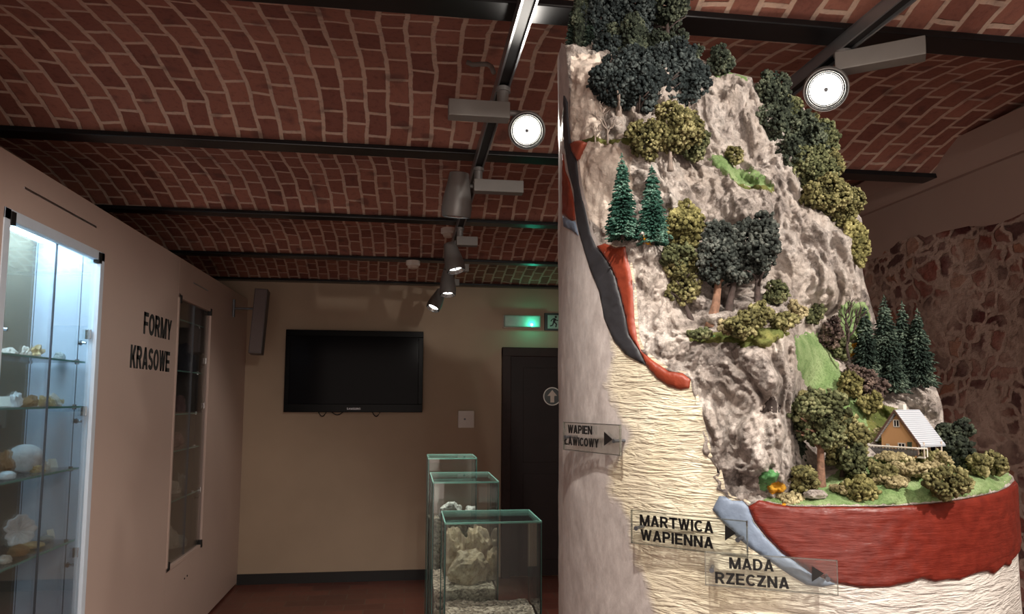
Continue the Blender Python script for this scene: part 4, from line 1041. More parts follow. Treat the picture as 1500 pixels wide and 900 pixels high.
REDB = [(1096, 743), (1104, 737), (1112, 733), (1122, 735), (1135, 739), (1160, 743), (1200, 743), (1240, 743), (1280, 743), (1320, 742), (1360, 739), (1400, 734), (1435, 728), (1460, 722), (1478, 714), (1486, 706), (1489.5, 703), (1489.5, 802), (1484, 806), (1481, 818), (1477, 830), (1469, 828), (1455, 842), (1445, 838), (1431, 840), (1413, 847), (1404, 851), (1385, 850), (1369, 853), (1349, 848), (1336, 853), (1324, 856), (1300, 861), (1280, 862), (1260, 862), (1240, 858), (1224, 855), (1188, 840), (1164, 822), (1146, 811), (1123, 788), (1105, 765)]
o = layer('painted_layer', REDB, MAT['red'], .005, extend=1.0); o['label'] = 'broad dark red painted band under the meadow'
# --- grass and flock patches on the relief
def patch(name, poly, mat, lift=.004, label=None, step=3.0, kind=None):
    poly = dens(list(poly)+[poly[0]], 4.0)
    rr = random.Random(len(poly)+int(poly[0][0])); poly = [(x+rr.uniform(-1.2, 1.2), y+rr.uniform(-1.2, 1.2)) for x, y in poly]
    vv, T = relief(poly, step); W3 = world_of(vv, outline)
    bd = bdist(poly, vv[:, 0], vv[:, 1])
    l = lift*np.clip(bd/5, .0, 1)-.0015*(bd < .5)
    for i in range(len(vv)): W3[i] -= U*(l[i]+(.0016*noise.noise(Vector(W3[i])*260)+.0022*noise.noise(Vector(W3[i])*90))*(bd[i] > 1))
    me = fast_mesh(name, W3, T); o = link(name, me, mat, MODEL, True)
    if label: o['label'] = label
    return o
patch('grass_patch', [(1162, 492), (1180, 486), (1200, 487), (1212, 505), (1224, 528), (1240, 556), (1258, 580), (1274, 610), (1282, 640), (1255, 645), (1238, 615), (1222, 585), (1200, 576), (1180, 566), (1168, 540)], MAT['grass'], .005, 'bright green sloping meadow')
patch('grass_patch', [(1108, 734), (1130, 728), (1160, 722), (1210, 700), (1250, 672), (1300, 664), (1340, 662), (1385, 655), (1410, 660), (1450, 690), (1476, 692), (1485, 701), (1478, 712), (1460, 720), (1435, 726), (1400, 732), (1360, 737), (1320, 740), (1280, 741), (1240, 741), (1200, 741), (1160, 741), (1128, 737)], MAT['grass'], .003, 'flat green meadow round the house')
patch('grass_patch', [(1036, 232), (1050, 230), (1075, 238), (1100, 248), (1122, 262), (1134, 270), (1130, 282), (1112, 276), (1090, 272), (1070, 260), (1048, 250)], MAT['grass'], .006, 'green ledge meadow high on the cliff')
patch('grass_patch', [(1072, 258), (1092, 270), (1112, 274), (1134, 272), (1134, 284), (1118, 284), (1095, 280), (1078, 272)], MAT['grassolive'], .008, 'olive grass hanging under the ledge meadow')
patch('grass_patch', [(1042, 110), (1060, 107), (1085, 109), (1101, 115), (1100, 120), (1080, 115), (1060, 113), (1044, 114)], MAT['grass'], .008, 'green grass along the clifftop edge')
patch('grass_patch', [(1000, 480), (1030, 484), (1070, 486), (1110, 480), (1150, 476), (1158, 490), (1140, 500), (1120, 512), (1105, 506), (1085, 512), (1078, 502), (1040, 502), (1010, 500)], MAT['grassolive'], .010, 'olive grass on the middle terrace')
patch('moss_patch', [(1032, 492), (1046, 488), (1058, 492), (1052, 500), (1036, 501)], MAT['moss'], .008, 'bright green moss on the terrace')
patch('moss_patch', [(1110, 700), (1116, 690), (1130, 687), (1142, 692), (1138, 704), (1128, 712), (1120, 724), (1111, 718)], MAT['moss'], .006, 'bright green moss at the foot of the cliff')
patch('ochre_patch', [(1122, 712), (1134, 704), (1150, 706), (1152, 716), (1142, 722), (1128, 722)], MAT['ochre'], .006, 'ochre flock at the foot of the cliff')
patch('ochre_patch', [(1136, 738), (1150, 735), (1166, 737), (1160, 741), (1148, 742)], MAT['ochre'], .006, 'ochre flock on the meadow edge')
patch('grass_patch', [(1228, 448), (1250, 440), (1268, 445), (1276, 465), (1262, 500), (1240, 500), (1226, 480)], MAT['grass'], .006, 'green meadow behind the bare tree')
patch('ochre_patch', [(1236, 506), (1252, 500), (1258, 516), (1248, 524), (1236, 520)], MAT['ochre'], .010, 'ochre flock under the bare tree')
patch('grass_patch', [(845, 206), (870, 200), (905, 203), (935, 208), (930, 218), (900, 212), (870, 208), (850, 212)], MAT['grassolive'], .008, 'olive grass on the upper ledge')
patch('grass_patch', [(1252, 600), (1290, 590), (1318, 600), (1312, 640), (1290, 650), (1270, 650)], MAT['grassolive'], .005, 'olive scrubby slope beside the house')
patch('ochre_patch', [(942, 352), (958, 351), (966, 358), (958, 366), (946, 362)], MAT['ochre'], .004, 'ochre flock under the small firs')
patch('hollow_shade', [(1108, 605), (1122, 590), (1130, 575), (1136, 582), (1145, 596), (1142, 606), (1126, 606)], plain('hollow_shade_paint', (58, 48, 44), .9, bump=.6, scale=90), .002, 'dark triangular patch painting the shade of a hollow in the cliff')  # dark sheet on the relief, painting the shade of a hollow

# ------------------------------------------------------------------ PLANTS of foam on wire, each a thing of its own
def ico(sub):
    bm = bmesh.new(); bmesh.ops.create_icosphere(bm, subdivisions=sub, radius=1); bm.verts.index_update()
    v = np.array([tuple(x.co) for x in bm.verts]); f = np.array([[q.index for q in p.verts] for p in bm.faces]); bm.free(); return v, f
ICO = ico(1)
def blobs(name, cs, rs, seed, stretch=None):
    """many small lumpy clumps joined to one foliage mesh"""
    rr = np.random.RandomState(seed); V0, F0 = ICO; n = len(cs); m_ = len(V0)
    W_ = np.repeat(V0[None], n, 0)*(1+rr.uniform(-.34, .34, (n, m_, 1)))
    W_ *= rr.uniform(.7, 1.3, (n, 1, 3))
    ang = rr.uniform(0, 6.28, n); c, s = np.cos(ang), np.sin(ang)
    X = W_[..., 0]*c[:, None]-W_[..., 1]*s[:, None]; Y = W_[..., 0]*s[:, None]+W_[..., 1]*c[:, None]
    W_ = np.stack([X, Y, W_[..., 2]], -1)*np.asarray(rs)[:, None, None]
    if stretch is not None: W_ = np.einsum('nij,nmj->nmi', stretch, W_)
    W_ += np.asarray(cs)[:, None]
    T = (F0[None]+(np.arange(n)*m_)[:, None, None]).reshape(-1, 3)
    return fast_mesh(name, W_.reshape(-1, 3), T)
def crown_points(rx, ry, rz, seed, grain):
    """clumps spread through an ellipsoid; points on the clumps' skins, in metres"""
    rr = np.random.RandomState(seed); sc3 = np.array([rx, ry, rz]); big = max(rx, rz)
    nl = int(np.clip(8+rx*rz*6500, 8, 26)); L = [(np.zeros(3), .50), (np.array([0, 0, -.3]), .45)]
    for k in range(nl):
        d = rr.normal(size=3); d /= np.linalg.norm(d); r = rr.uniform(.24, .40)
        L.append((d*(1-r)*rr.uniform(.80, 1.12), r))
    pts = []; own = []
    for i, (c, r) in enumerate(L):
        n = max(10, int(4*math.pi*(r*r*sc3.mean()*big)/(grain*grain*2.3)))
        d = rr.normal(size=(n, 3)); d /= np.linalg.norm(d, axis=1)[:, None]
        k = 1+.16*np.sin(7*d[:, 0]+i)*np.sin(6*d[:, 1]+2*i)+.10*np.sin(11*d[:, 2]+i)
        pts.append(c+d*(r*k*rr.uniform(.84, 1.10, n))[:, None]); own += [i]*n
    P = np.vstack(pts); own = np.array(own); keep = np.ones(len(P), bool)
    for i, (c, r) in enumerate(L): keep &= (np.linalg.norm(P-c, axis=1) > r*.80) | (own == i)
    return P[keep]*sc3
def bush(base, w, h, seed, mat, name, blob=.0048, hollow=1.0):
    """foliage dome standing on base (world), w and h in metres; returns mesh object at world origin"""
    rx, rz = w/2, h/2; grain = blob*.74
    P = crown_points(rx*.97, rx*.82, rz*.97, seed, grain)
    P[:, 2] += rz; P = P[P[:, 2] > -.005]
    rr = np.random.RandomState(seed+5); rs = grain*rr.uniform(.55, 1.35, len(P))
    me = blobs(name, P, rs, seed)
    o = link(name, me, mat, None, False); o.location = base; return o
def local(pts, o): return [tuple(Vector(p)) for p in pts]
def base_at(px, py, fwd=.0, t=None):
    t = float(tdepth(px, py)[0]) if t is None else t
    return at_t(px, py, t-fwd)
SEED = [100]
def nseed(): SEED[0] += 7; return SEED[0]
GB_ = 'shrubs and trees on the mountain model'
def shrub(px, py, w, h, mat, label, fwd=None, blob=.0050, t=None, name='model_shrub'):
    P = base_at(px, py, 0, t); s = depth(P)/F
    fw = (w*s*.30 if fwd is None else fwd); P = base_at(px, py, fw, t)
    s = depth(P)/F
    o = bush(P, w*s*1.04, h*s*1.04, nseed(), MAT[mat], name, blob)
    return tag(o, label, 'shrub', GB_)
def tree(px, py, w, crown_top, crown_bot, mat, label, bark='bark', lean=0, fwd=.0, trunk_r=.0045, blob=.0052, t=None, name='model_tree', cx=None):
    """trunk from (px, py) up into a crown between two picture heights"""
    P = base_at(px, py, 0, t); s = depth(P)/F; P = base_at(px, py, fwd, t); s = depth(P)/F
    root = empty(name, P, label, 'tree', GB_)
    H1 = (py-crown_bot)*s; H2 = (py-crown_top)*s; dx = (0 if cx is None else (cx-px)*s)
    axis = Vector(V_)
    top = Vector(P)+Vector((0, 0, H1+(H2-H1)*.7))+axis*dx
    mid = Vector(P)+Vector((0, 0, H1*.55))+axis*(dx*.35+lean*s)
    mb = MB().tube([Vector(P)-Vector((0, 0, .008)), Vector(P)+Vector((0, 0, .004)), mid, Vector(P)+Vector((0, 0, H1))+axis*dx*.7, top], [trunk_r*1.6, trunk_r*1.15, trunk_r*.95, trunk_r*.8, trunk_r*.3], 8)
    rr = random.Random(nseed())
    for k in range(6):
        a = rr.random()*6.28; st = Vector(P)+Vector((0, 0, H1+rr.uniform(-.1, .35)*(H2-H1)))+axis*dx*.8; e = st+Vector((math.cos(a)*w*s*.36, math.sin(a)*w*s*.36, rr.uniform(.1, .3)*(H2-H1)))
        mb.tube([st, (st+e)/2+Vector((0, 0, .004)), e], [trunk_r*.5, trunk_r*.35, trunk_r*.2], 5)
    mb.build('trunk', MAT[bark], root, True)
    f = bush((0, 0, 0), w*s*1.04, (H2-H1)*1.04, nseed(), MAT[mat], 'foliage', blob)
    f.location = Vector(P)+Vector((0, 0, H1))+axis*dx
    f.parent = root; f.matrix_parent_inverse = parent_world(root).inverted()
    return root
def conifer(px, py, w, top, mat, label, fwd=.0, t=None, layers=None):
    P = base_at(px, py, 0, t); s = depth(P)/F; P = base_at(px, py, fwd, t); s = depth(P)/F
    hh = (py-top)*s; R0 = w*s/2; seed = nseed(); rr = np.random.RandomState(seed)
    root = empty('model_conifer', P, label, 'tree', GB_)
    MB().tube([Vector(P)-Vector((0, 0, .006)), Vector(P)+Vector((0, 0, hh*.97))], [.0035, .0008], 7).build('trunk', MAT['barkdark'], root, True)
    nl = layers or max(12, int(hh/.0058)); cs = []; rs = []; S = []
    for l in range(nl):
        u = l/(nl-1); z = hh*(.03+.95*u); R = R0*(1-u)**.80*rr.uniform(.80, 1.10)+.0015
        nb_ = max(5, int(2*math.pi*R/.0042))
        for k in range(nb_):
            a = 2*math.pi*(k+rr.uniform(-.45, .45))/nb_; rad = R*rr.uniform(.70, 1.14); dz = rr.uniform(-.0028, .0028)
            for q in ((1.0, .0024), (.74, .0032), (.45, .0036)):
                if q[0] < 1 and R < .006: continue
                r_ = rad*q[0]; cs.append((r_*math.cos(a), r_*math.sin(a), z+dz-.30*r_)); rs.append(q[1]*rr.uniform(.75, 1.25))
                d = np.array([math.cos(a), math.sin(a), -.35]); d /= np.linalg.norm(d); S.append(np.eye(3)*.66+np.outer(d, d)*.95)
    cs.append((0, 0, hh)); rs.append(.0022); S.append(np.diag([.5, .5, 2.2]))
    f = link('foliage', blobs('foliage', np.array(cs), np.array(rs), seed, np.array(S)), MAT[mat], None, False)
    f.location = P; f.parent = root; f.matrix_parent_inverse = parent_world(root).inverted()
    return root
def bare(px, py, top, spread, label, bark='barkgrey', fwd=.01, seed=3, name='bare_tree', depth_n=4, r0=.0022, t=None):
    P = Vector(base_at(px, py, fwd, t)); s = depth(P)/F; rr = random.Random(seed); mb = MB(); hh = (py-top)*s
    def grow(p, d, L, r, n):
        q = p+d*L; mid = (p+q)/2+Vector((rr.uniform(-1, 1), rr.uniform(-1, 1), rr.uniform(-1, 1)))*L*.08
        mb.tube([p, mid, q], [r, r*.85, r*.7], 6)
        if n == 0: return
        for k in range(3 if n > 1 else 2):
            e = Vector((rr.uniform(-1, 1), rr.uniform(-.7, .7), rr.uniform(-.2, .8)))*spread
            grow(q if k else p+d*L*.7, (d+e).normalized(), L*rr.uniform(.58, .8), r*.66, n-1)
    grow(P-Vector((0, 0, .004)), Vector((0, 0, 1)), hh*.36, r0, depth_n)
    o = mb.build(name, MAT[bark], None, True); return tag(o, label, 'tree', GB_)

# top wood
shrub(851, 84, 34, 92, 'l_deep', 'narrow dark tree at the outer edge of the mountain top', t=1.50, name='model_tree', fwd=0)
conifer(838, 84, 22, 12, 'l_condark', 'slim dark conifer standing on the rim of the mountain top', t=1.50)
conifer(864, 86, 22, 20, 'l_condark', 'slim dark conifer just inside the rim of the mountain top', t=1.49)
tree(880, 78, 72, -34, 62, 'l_dark', 'tall dark tree of the summit wood beside the rim conifers', 'barkdark', t=1.52)
tree(930, 74, 84, -38, 56, 'l_dark', 'broad dark tree in the middle of the summit wood', 'barkdark', t=1.55)
tree(978, 66, 76, -30, 40, 'l_deep', 'dark summit tree standing over the right-hand cliff'.replace('right-hand ', ''), 'barkdark', t=1.56)
shrub(918, 92, 62, 74, 'l_deep', 'dark rounded tree in front of the broad summit tree', t=1.46, fwd=0, name='model_tree')
shrub(962, 86, 54, 48, 'l_deep', 'dark shrub under the summit wood near the cliff edge', t=1.50, fwd=0)
shrub(888, 96, 60, 46, 'l_dark', 'low dark undergrowth shrub below the summit conifers', t=1.45, fwd=0)
shrub(996, 72, 26, 28, 'l_deep', 'small light-topped shrub at the end of the summit wood', t=1.56, fwd=0)
# dark upper trees
shrub(990, 112, 66, 56, 'l_dark', 'dark shrub filling the gap under the cliff-side summit tree', t=1.45, fwd=0)
shrub(936, 118, 74, 50, 'l_dark', 'dark shrub between summit wood and the upper ledge trees', t=1.42, fwd=0)
shrub(1016, 142, 50, 56, 'l_dark', 'dark shrub against the cliff beside the upper ledge trees', t=1.46, fwd=0)
tree(908, 200, 82, 68, 158, 'l_dark', 'dark blue-green tree with bare trunk on the upper ledge', 'barkgrey', t=1.36, trunk_r=.007, cx=906)
tree(926, 200, 70, 84, 164, 'l_dark', 'dark tree with thick trunk next to the blue-green one', 'barkdark', t=1.37, trunk_r=.006, cx=938)
tree(968, 190, 86, 70, 166, 'l_dark', 'widest dark tree on the upper ledge below the summit wood', 'barkdark', t=1.42)
tree(1008, 185, 70, 84, 166, 'l_dark', 'dark tree against the cliff at the end of the upper ledge', 'barkgrey', t=1.47)
bare(890, 208, 148, .95, 'dead grey branching tree on the upper ledge', 'barkgrey', t=1.335, seed=5, depth_n=4, r0=.0024)
bare(872, 208, 172, 1.2, 'low dead bush on the upper ledge beside the dead tree', 'barkgrey', t=1.335, seed=9, depth_n=3, r0=.0018)
shrub(944, 234, 64, 66, 'l_olive', 'olive tree on the upper ledge nearest the dead tree', t=1.275, fwd=0, name='model_tree')
tree(982, 244, 96, 152, 226, 'l_olive', 'broad olive tree in the middle of the upper cliff', 'barkgrey', t=1.30, trunk_r=.004)
shrub(1016, 238, 46, 64, 'l_mid', 'green shrub at the end of the broad olive tree', t=1.37, fwd=0)
shrub(1077, 242, 30, 28, 'l_olive', 'small round shrub on the high ledge meadow')
shrub(1055, 107, 46, 45, 'l_deep', 'rounded dark shrub on the clifftop', t=1.58, fwd=0)
shrub(1020, 90, 20, 28, 'l_deep', 'tiny dark shrub on the clifftop beside the summit wood', t=1.57, fwd=0)
# ridge on the far side
shrub(1132, 172, 58, 68, 'l_deep', 'topmost dark shrub of the ridge beside the spotlight', t=1.62, fwd=0)
conifer(1122, 140, 16, 102, 'l_condark', 'tiny conifer at the top of the ridge', t=1.61)
conifer(1138, 140, 16, 104, 'l_condark', 'tiny conifer tip beside the topmost ridge shrub', t=1.61)
shrub(1158, 200, 54, 60, 'l_mid', 'second shrub down the ridge', t=1.62, fwd=0)
shrub(1132, 212, 56, 62, 'l_deep', 'dark shrub against the cliff under the ridge top', t=1.57, fwd=0)
shrub(1180, 236, 69, 70, 'l_deep', 'third shrub down the ridge, dark-sided', t=1.60, fwd=0)
shrub(1204, 240, 59, 65, 'l_mid', 'rounded shrub on the outline of the ridge', t=1.62, fwd=0)
shrub(1192, 290, 72, 78, 'l_mid', 'large lumpy shrub in the middle of the ridge', t=1.58, fwd=0)
shrub(1210, 316, 72, 58, 'l_olive', 'olive shrub above the round boulder', t=1.53, fwd=0)
shrub(1240, 334, 61, 68, 'l_olive', 'olive shrub on the shoulder of the cliff', t=1.57, fwd=0)
shrub(1256, 394, 38, 82, 'l_yellow', 'yellow-green shrub hanging on the cliff edge', t=1.56, fwd=0)
bare(1242, 292, 262, 1.0, 'tiny bare twig on the ridge outline', 'barkgrey', t=1.60, seed=12, depth_n=3, r0=.0011)
shrub(1150, 182, 44, 40, 'l_deep', 'dark shrub between the topmost and second ridge shrubs', t=1.60, fwd=0)
shrub(1160, 252, 50, 52, 'l_deep', 'dark shrub on the cliff side of the third ridge shrub', t=1.57, fwd=0)
shrub(1188, 204, 34, 40, 'l_olive', 'olive shrub on the outline below the spotlight', t=1.63, fwd=0)
shrub(1216, 268, 40, 50, 'l_olive', 'olive shrub on the outline beside the lumpy ridge shrub', t=1.61, fwd=0)
# middle cliff
conifer(912, 346, 44, 224, 'l_con', 'green fir, taller of the two on the pale cliff', fwd=.03)
conifer(956, 354, 46, 242, 'l_con', 'green fir, shorter of the two on the pale cliff', fwd=.03)
shrub(1003, 374, 66, 80, 'l_yellow', 'yellow-green tree on the cliff beside the firs', fwd=.02, name='model_tree')
shrub(992, 396, 50, 40, 'l_mid', 'mid green shrub under the yellow-green cliff tree', fwd=.035)
tree(1012, 470, 66, 372, 444, 'l_olive', 'olive tree with dark trunk at the edge of the terrace', 'barkdark', t=1.315, cx=1000)
tree(1042, 474, 70, 320, 424, 'l_pine', 'pine with thick reddish trunk on the terrace', 'bark', t=1.31, trunk_r=.008, cx=1056, lean=2)
tree(1066, 466, 58, 374, 420, 'l_pine', 'low-crowned pine with dark trunk between its neighbours', 'barkdark', t=1.325, trunk_r=.0065, cx=1078)
tree(1109, 462, 74, 312, 414, 'l_pine', 'tall grey-green pine with straight dark trunk', 'barkdark', t=1.33, trunk_r=.006, cx=1112)
shrub(1136, 450, 44, 38, 'l_mid', 'dark rounded shrub behind the tall pine trunk', t=1.36, fwd=0)
shrub(1092, 498, 62, 42, 'l_olive', 'broad olive shrub in the middle of the terrace', fwd=.02)
shrub(1066, 492, 34, 30, 'l_dry', 'tan shrub on the terrace before the pines', fwd=.025)
shrub(1112, 484, 40, 42, 'l_olive', 'olive shrub at the foot of the tall pine', fwd=.02)
shrub(1146, 486, 46, 34, 'l_olive', 'olive shrub at the end of the terrace', fwd=.02)
shrub(1024, 498, 34, 18, 'l_mid', 'low green tuft at the outer edge of the terrace', fwd=.012)
shrub(1192, 478, 38, 36, 'l_mid', 'rounded green shrub above the sloping meadow')
shrub(1166, 470, 32, 28, 'l_dry', 'tan shrub between terrace and sloping meadow', t=1.40, fwd=0)
shrub(1216, 510, 38, 48, 'l_brown', 'brownish olive shrub along the sloping meadow', fwd=.02)
shrub(1236, 530, 30, 38, 'l_mid', 'dark green shrub under the bare tree', fwd=.01)
bare(1243, 522, 438, .62, 'bare dark leafless tree beside the conifer group', 'barkdark', t=1.50, seed=21, depth_n=4, r0=.0032)
for (x, y, w, tp, tt, lab) in ((1270, 548, 42, 452, 1.55, 'dark conifer of the group next to the bare tree'), (1300, 562, 52, 434, 1.56, 'tallest dark conifer in the middle of the group'), (1326, 556, 44, 444, 1.585, 'dark conifer at the back of the group'),
                         (1348, 562, 46, 453, 1.57, 'dark conifer at the outer end of the group'), (1310, 570, 44, 516, 1.53, 'short dark conifer in front of the group')):
    conifer(x, y, w, tp, 'l_condark', lab, t=tt)
shrub(1262, 574, 46, 44, 'l_brown', 'brown heather shrub below the conifer group', fwd=.02)
shrub(1288, 588, 46, 36, 'l_brown', 'dark brown undergrowth at the foot of the conifers', fwd=.01)
shrub(1248, 587, 40, 42, 'l_yellow', 'yellow-green shrub on the sloping meadow, upper one', fwd=.02)
shrub(1275, 612, 38, 38, 'l_yellow', 'yellow-green shrub on the sloping meadow, lower one', fwd=.02)
# lower wood by the cliff
tree(1203, 712, 92, 570, 658, 'l_mid', 'large brown-trunked tree at the foot of the cliff', 'bark', t=1.30, trunk_r=.0065, cx=1204)
tree(1232, 712, 72, 606, 690, 'l_olive', 'olive tree growing beside the large brown-trunked tree', 'barkdark', t=1.33, cx=1236)
shrub(1180, 640, 46, 72, 'l_olive', 'tan-topped dark tree close to the cliff', t=1.36, fwd=0, name='model_tree')
shrub(1166, 690, 34, 52, 'l_deep', 'dark shrub in the gap beside the cliff', t=1.35, fwd=0)
shrub(1252, 706, 50, 62, 'l_mid', 'mid green shrub behind the front meadow shrub', t=1.31, fwd=0)
shrub(1175, 728, 48, 46, 'l_olive', 'rounded olive shrub at the foot of the cliff', fwd=.0)
shrub(1262, 738, 54, 42, 'l_yellow', 'yellow-green shrub at the front edge of the meadow', t=1.262, fwd=0)
shrub(1292, 716, 46, 42, 'l_olive', 'olive shrub in the middle of the meadow', t=1.31, fwd=0)
shrub(1386, 734, 70, 50, 'l_olive', 'big olive shrub alone on the front meadow', t=1.275, fwd=0)
shrub(1330, 700, 76, 20, 'l_dry', 'low tan hedge across the meadow', t=1.33, fwd=0)
shrub(1312, 716, 60, 20, 'l_dry', 'low tan tufts beside the middle meadow shrub', t=1.295, fwd=0)
shrub(1240, 728, 50, 18, 'l_dry', 'low tan scrub before the brown-trunked tree', t=1.275, fwd=0)
shrub(1150, 742, 58, 20, 'l_dry', 'low tan scrub on the rim under the cliff', t=1.252, fwd=0)
shrub(1312, 676, 62, 14, 'l_dry', 'tan ground cover in front of the fence', t=1.39, fwd=0)
shrub(1356, 676, 44, 16, 'l_olive', 'olive ground cover in front of the house porch', t=1.40, fwd=0)
shrub(1372, 700, 46, 24, 'l_dry', 'tan bush behind the big meadow shrub', t=1.34, fwd=0)
shrub(1378, 690, 34, 28, 'l_dry', 'tan shrub on the bank beside the house', t=1.39, fwd=0)
shrub(1290, 650, 34, 24, 'l_dry', 'tan scrub at the back corner of the fence', t=1.45, fwd=0)
shrub(1386, 664, 36, 44, 'l_deep', 'dark green shrub right beside the house', t=1.46, fwd=0)
shrub(1408, 666, 38, 54, 'l_deep', 'upright dark shrub, tallest beside the house', t=1.47, fwd=0)
shrub(1412, 688, 44, 46, 'l_deep', 'dark shrub below the upright one', t=1.43, fwd=0)
shrub(1434, 700, 44, 36, 'l_olive', 'olive shrub at the outer end of the meadow', t=1.41, fwd=0)
shrub(1458, 700, 40, 38, 'l_olive', 'outermost olive shrub on the edge of the meadow', t=1.44, fwd=0)
st_ = base_at(1194, 728, .01); put('stone', rock_mesh('stone', .018, .012, .008, 77, .25), (st_[0], st_[1], st_[2]-.002), MAT['rock'], 'small pale stone lying on the meadow by the rounded olive shrub', 'stone')

# ------------------------------------------------------------------ HOUSE AND FENCE
def house():
    B = base_at(1343, 668, 0, 1.385); s = depth(B)/F
    yaw = math.radians(-AC*180/math.pi+43)
    ex = Vector((math.cos(yaw), math.sin(yaw), 0)); ey = Vector((-math.sin(yaw), math.cos(yaw), 0))
    # near corner at B: gable runs back along -ex2, side wall runs along ex
    a = Vector(V_)*.66+Vector(U)*.75; a.normalize()             # along the ridge, away to the right
    b = -Vector(V_)*.82+Vector(U)*.57; b.normalize()            # across the gable, away to the left
    b = (b-a*(a.dot(b))).normalized()
    Lr, Wd, he, hr = .056, .062, .035, .077
    B = Vector(B); Z = Vector((0, 0, 1)); M_ = frame_matrix(B-Z*.004, a, b, Z)
    root = empty('model_house', B, 'small ochre model house with grey ribbed pitched roof on the meadow', 'model house')
    wallm = plain('house_ochre_wall', (196, 150, 104), .8, var=.06)
    mb = MB(); pts = [(0, 0, 0), (0, Wd, 0), (0, Wd, he), (0, Wd/2, hr-.003), (0, 0, he)]
    vs = [M_ @ Vector((x, y, z)) for x in (0, Lr) for (_, y, z) in pts]
    mb.add(vs, [(0, 1, 2, 3, 4), (9, 8, 7, 6, 5), (0, 4, 9, 5), (1, 6, 7, 2), (4, 3, 8, 9), (3, 2, 7, 8), (0, 5, 6, 1)])
    mb.build('walls', wallm, root)
    ov = .008; th_ = .0028; sl = (hr-he)/(Wd/2)
    for sgn in (0, 1):
        y0, y1 = (-ov-.004, Wd/2) if sgn == 0 else (Wd+ov, Wd/2)
        z0 = he-sl*(ov+(.004 if sgn == 0 else 0)); z1 = hr
        vs = [M_ @ Vector(p) for p in [(-ov, y0, z0), (Lr+ov, y0, z0), (Lr+ov, y1, z1), (-ov, y1, z1), (-ov, y0, z0+th_), (Lr+ov, y0, z0+th_), (Lr+ov, y1, z1+th_), (-ov, y1, z1+th_)]]
        me = MB().add(vs, [(0, 1, 2, 3), (4, 7, 6, 5), (0, 4, 5, 1), (1, 5, 6, 2), (2, 6, 7, 3), (3, 7, 4, 0)]).mesh('roof')
        ul = me.uv_layers.new(name='UVMap'); Mi = M_.inverted()
        for lp in me.loops:
            q = Mi @ me.vertices[lp.vertex_index].co; ul.data[lp.index].uv = (q.x*30, q.z*30)
        r_ = link('roof', me, MAT['roof'], root)
        mb = MB()
        mb.add([M_ @ Vector(p) for p in [(-ov-.0012, y0, z0-.001), (-ov-.0012, y1, z1-.001), (-ov-.0012, y1, z1+th_+.0006), (-ov-.0012, y0, z0+th_+.0006), (-ov+.001, y0, z0-.001), (-ov+.001, y1, z1-.001), (-ov+.001, y1, z1+th_+.0006), (-ov+.001, y0, z0+th_+.0006)]], [(0, 1, 2, 3), (4, 7, 6, 5), (0, 4, 5, 1), (3, 2, 6, 7), (0, 3, 7, 4), (1, 5, 6, 2)])
        mb.build('barge_board', plain('barge_brown', (84, 62, 54), .7), r_)
    MB().box((Lr*.5, Wd/2+.006, hr-.006), (Lr*.5+.009, Wd/2+.015, hr+.012), .0008, M_).build('chimney', MAT['white'], root)
    def window(x0, y0, z0, wd, hgt, onside=False):
        if not onside:
            f_ = MB()
            for p, q in (((y0, z0), (y0+wd, z0+.0015)), ((y0, z0+hgt-.0015), (y0+wd, z0+hgt)), ((y0, z0), (y0+.0015, z0+hgt)), ((y0+wd-.0015, z0), (y0+wd, z0+hgt)), ((y0+wd/2-.0006, z0), (y0+wd/2+.0006, z0+hgt))): f_.box((-.0016, p[0], p[1]), (.001, q[0], q[1]), 0, M_)
            o = f_.build('window', MAT['white'], root)
            MB().box((-.0006, y0+.001, z0+.001), (.0005, y0+wd-.001, z0+hgt-.001), 0, M_).build('pane', MAT['tvscreen'], o)
        else:
            f_ = MB()
            for p, q in (((x0, z0), (x0+wd, z0+.0015)), ((x0, z0+hgt-.0015), (x0+wd, z0+hgt)), ((x0, z0), (x0+.0015, z0+hgt)), ((x0+wd-.0015, z0), (x0+wd, z0+hgt))): f_.box((p[0], -.0016, p[1]), (q[0], .001, q[1]), 0, M_)
            o = f_.build('window', MAT['cream'], root)
            MB().box((x0+.001, -.0006, z0+.001), (x0+wd-.001, .0005, z0+hgt-.001), 0, M_).build('pane', MAT['tvscreen'], o)
    window(0, Wd*.44, .050, .011, .013)
    window(0, Wd*.30, .010, .013, .014); window(0, Wd*.76, .012, .006, .009)
    window(.004, 0, .004, .010, .026, True); window(.019, 0, .004, .012, .026, True); window(.036, 0, .004, .018, .026, True)
    MB().box((-.0018, Wd*.12, .002), (.001, Wd*.24, .026), .0004, M_).build('door', plain('house_door_green', (52, 66, 52), .6), root)
    MB().box((.0, -.012, 0), (Lr, 0, .003), .0005, M_).build('porch_slab', MAT['white'], root)
    for x in (.002, Lr-.004): MB().box((x, -.012, .003), (x+.0018, -.0102, he-.008), 0, M_).build('porch_post', MAT['cream'], root)
    # fence in front of the gable
    fence = empty('garden_fence', B, 'low white-railed dark picket fence in front of the house', 'fence')
    P0 = M_ @ Vector((-.014, -.010, .003)); P1 = M_ @ Vector((-.014, Wd+.014, .003)); P2 = M_ @ Vector((.0, -.018, .003))
    dirn = (P1-P0); n = 15
    nrm = Vector((-dirn.y, dirn.x, 0)).normalized()
    for k in range(n+1):
        p = P0+dirn*k/n
        MB().tube([p, p+Z*.013], .0011, 4).build('picket', MAT['barkdark'], fence)
    mb = MB(); mb.tube([P0+Z*.014, P1+Z*.014], .0017, 4); mb.build('top_rail', MAT['white'], fence)
    MB().tube([P0+Z*.004, P1+Z*.004], .0010, 4).build('bottom_rail', MAT['barkdark'], fence)
    for k in (0, 3):
        p = P0+(P2-P0)*k/3; MB().tube([p, p+Z*.014], .0010, 4).build('post', MAT['white'], fence)
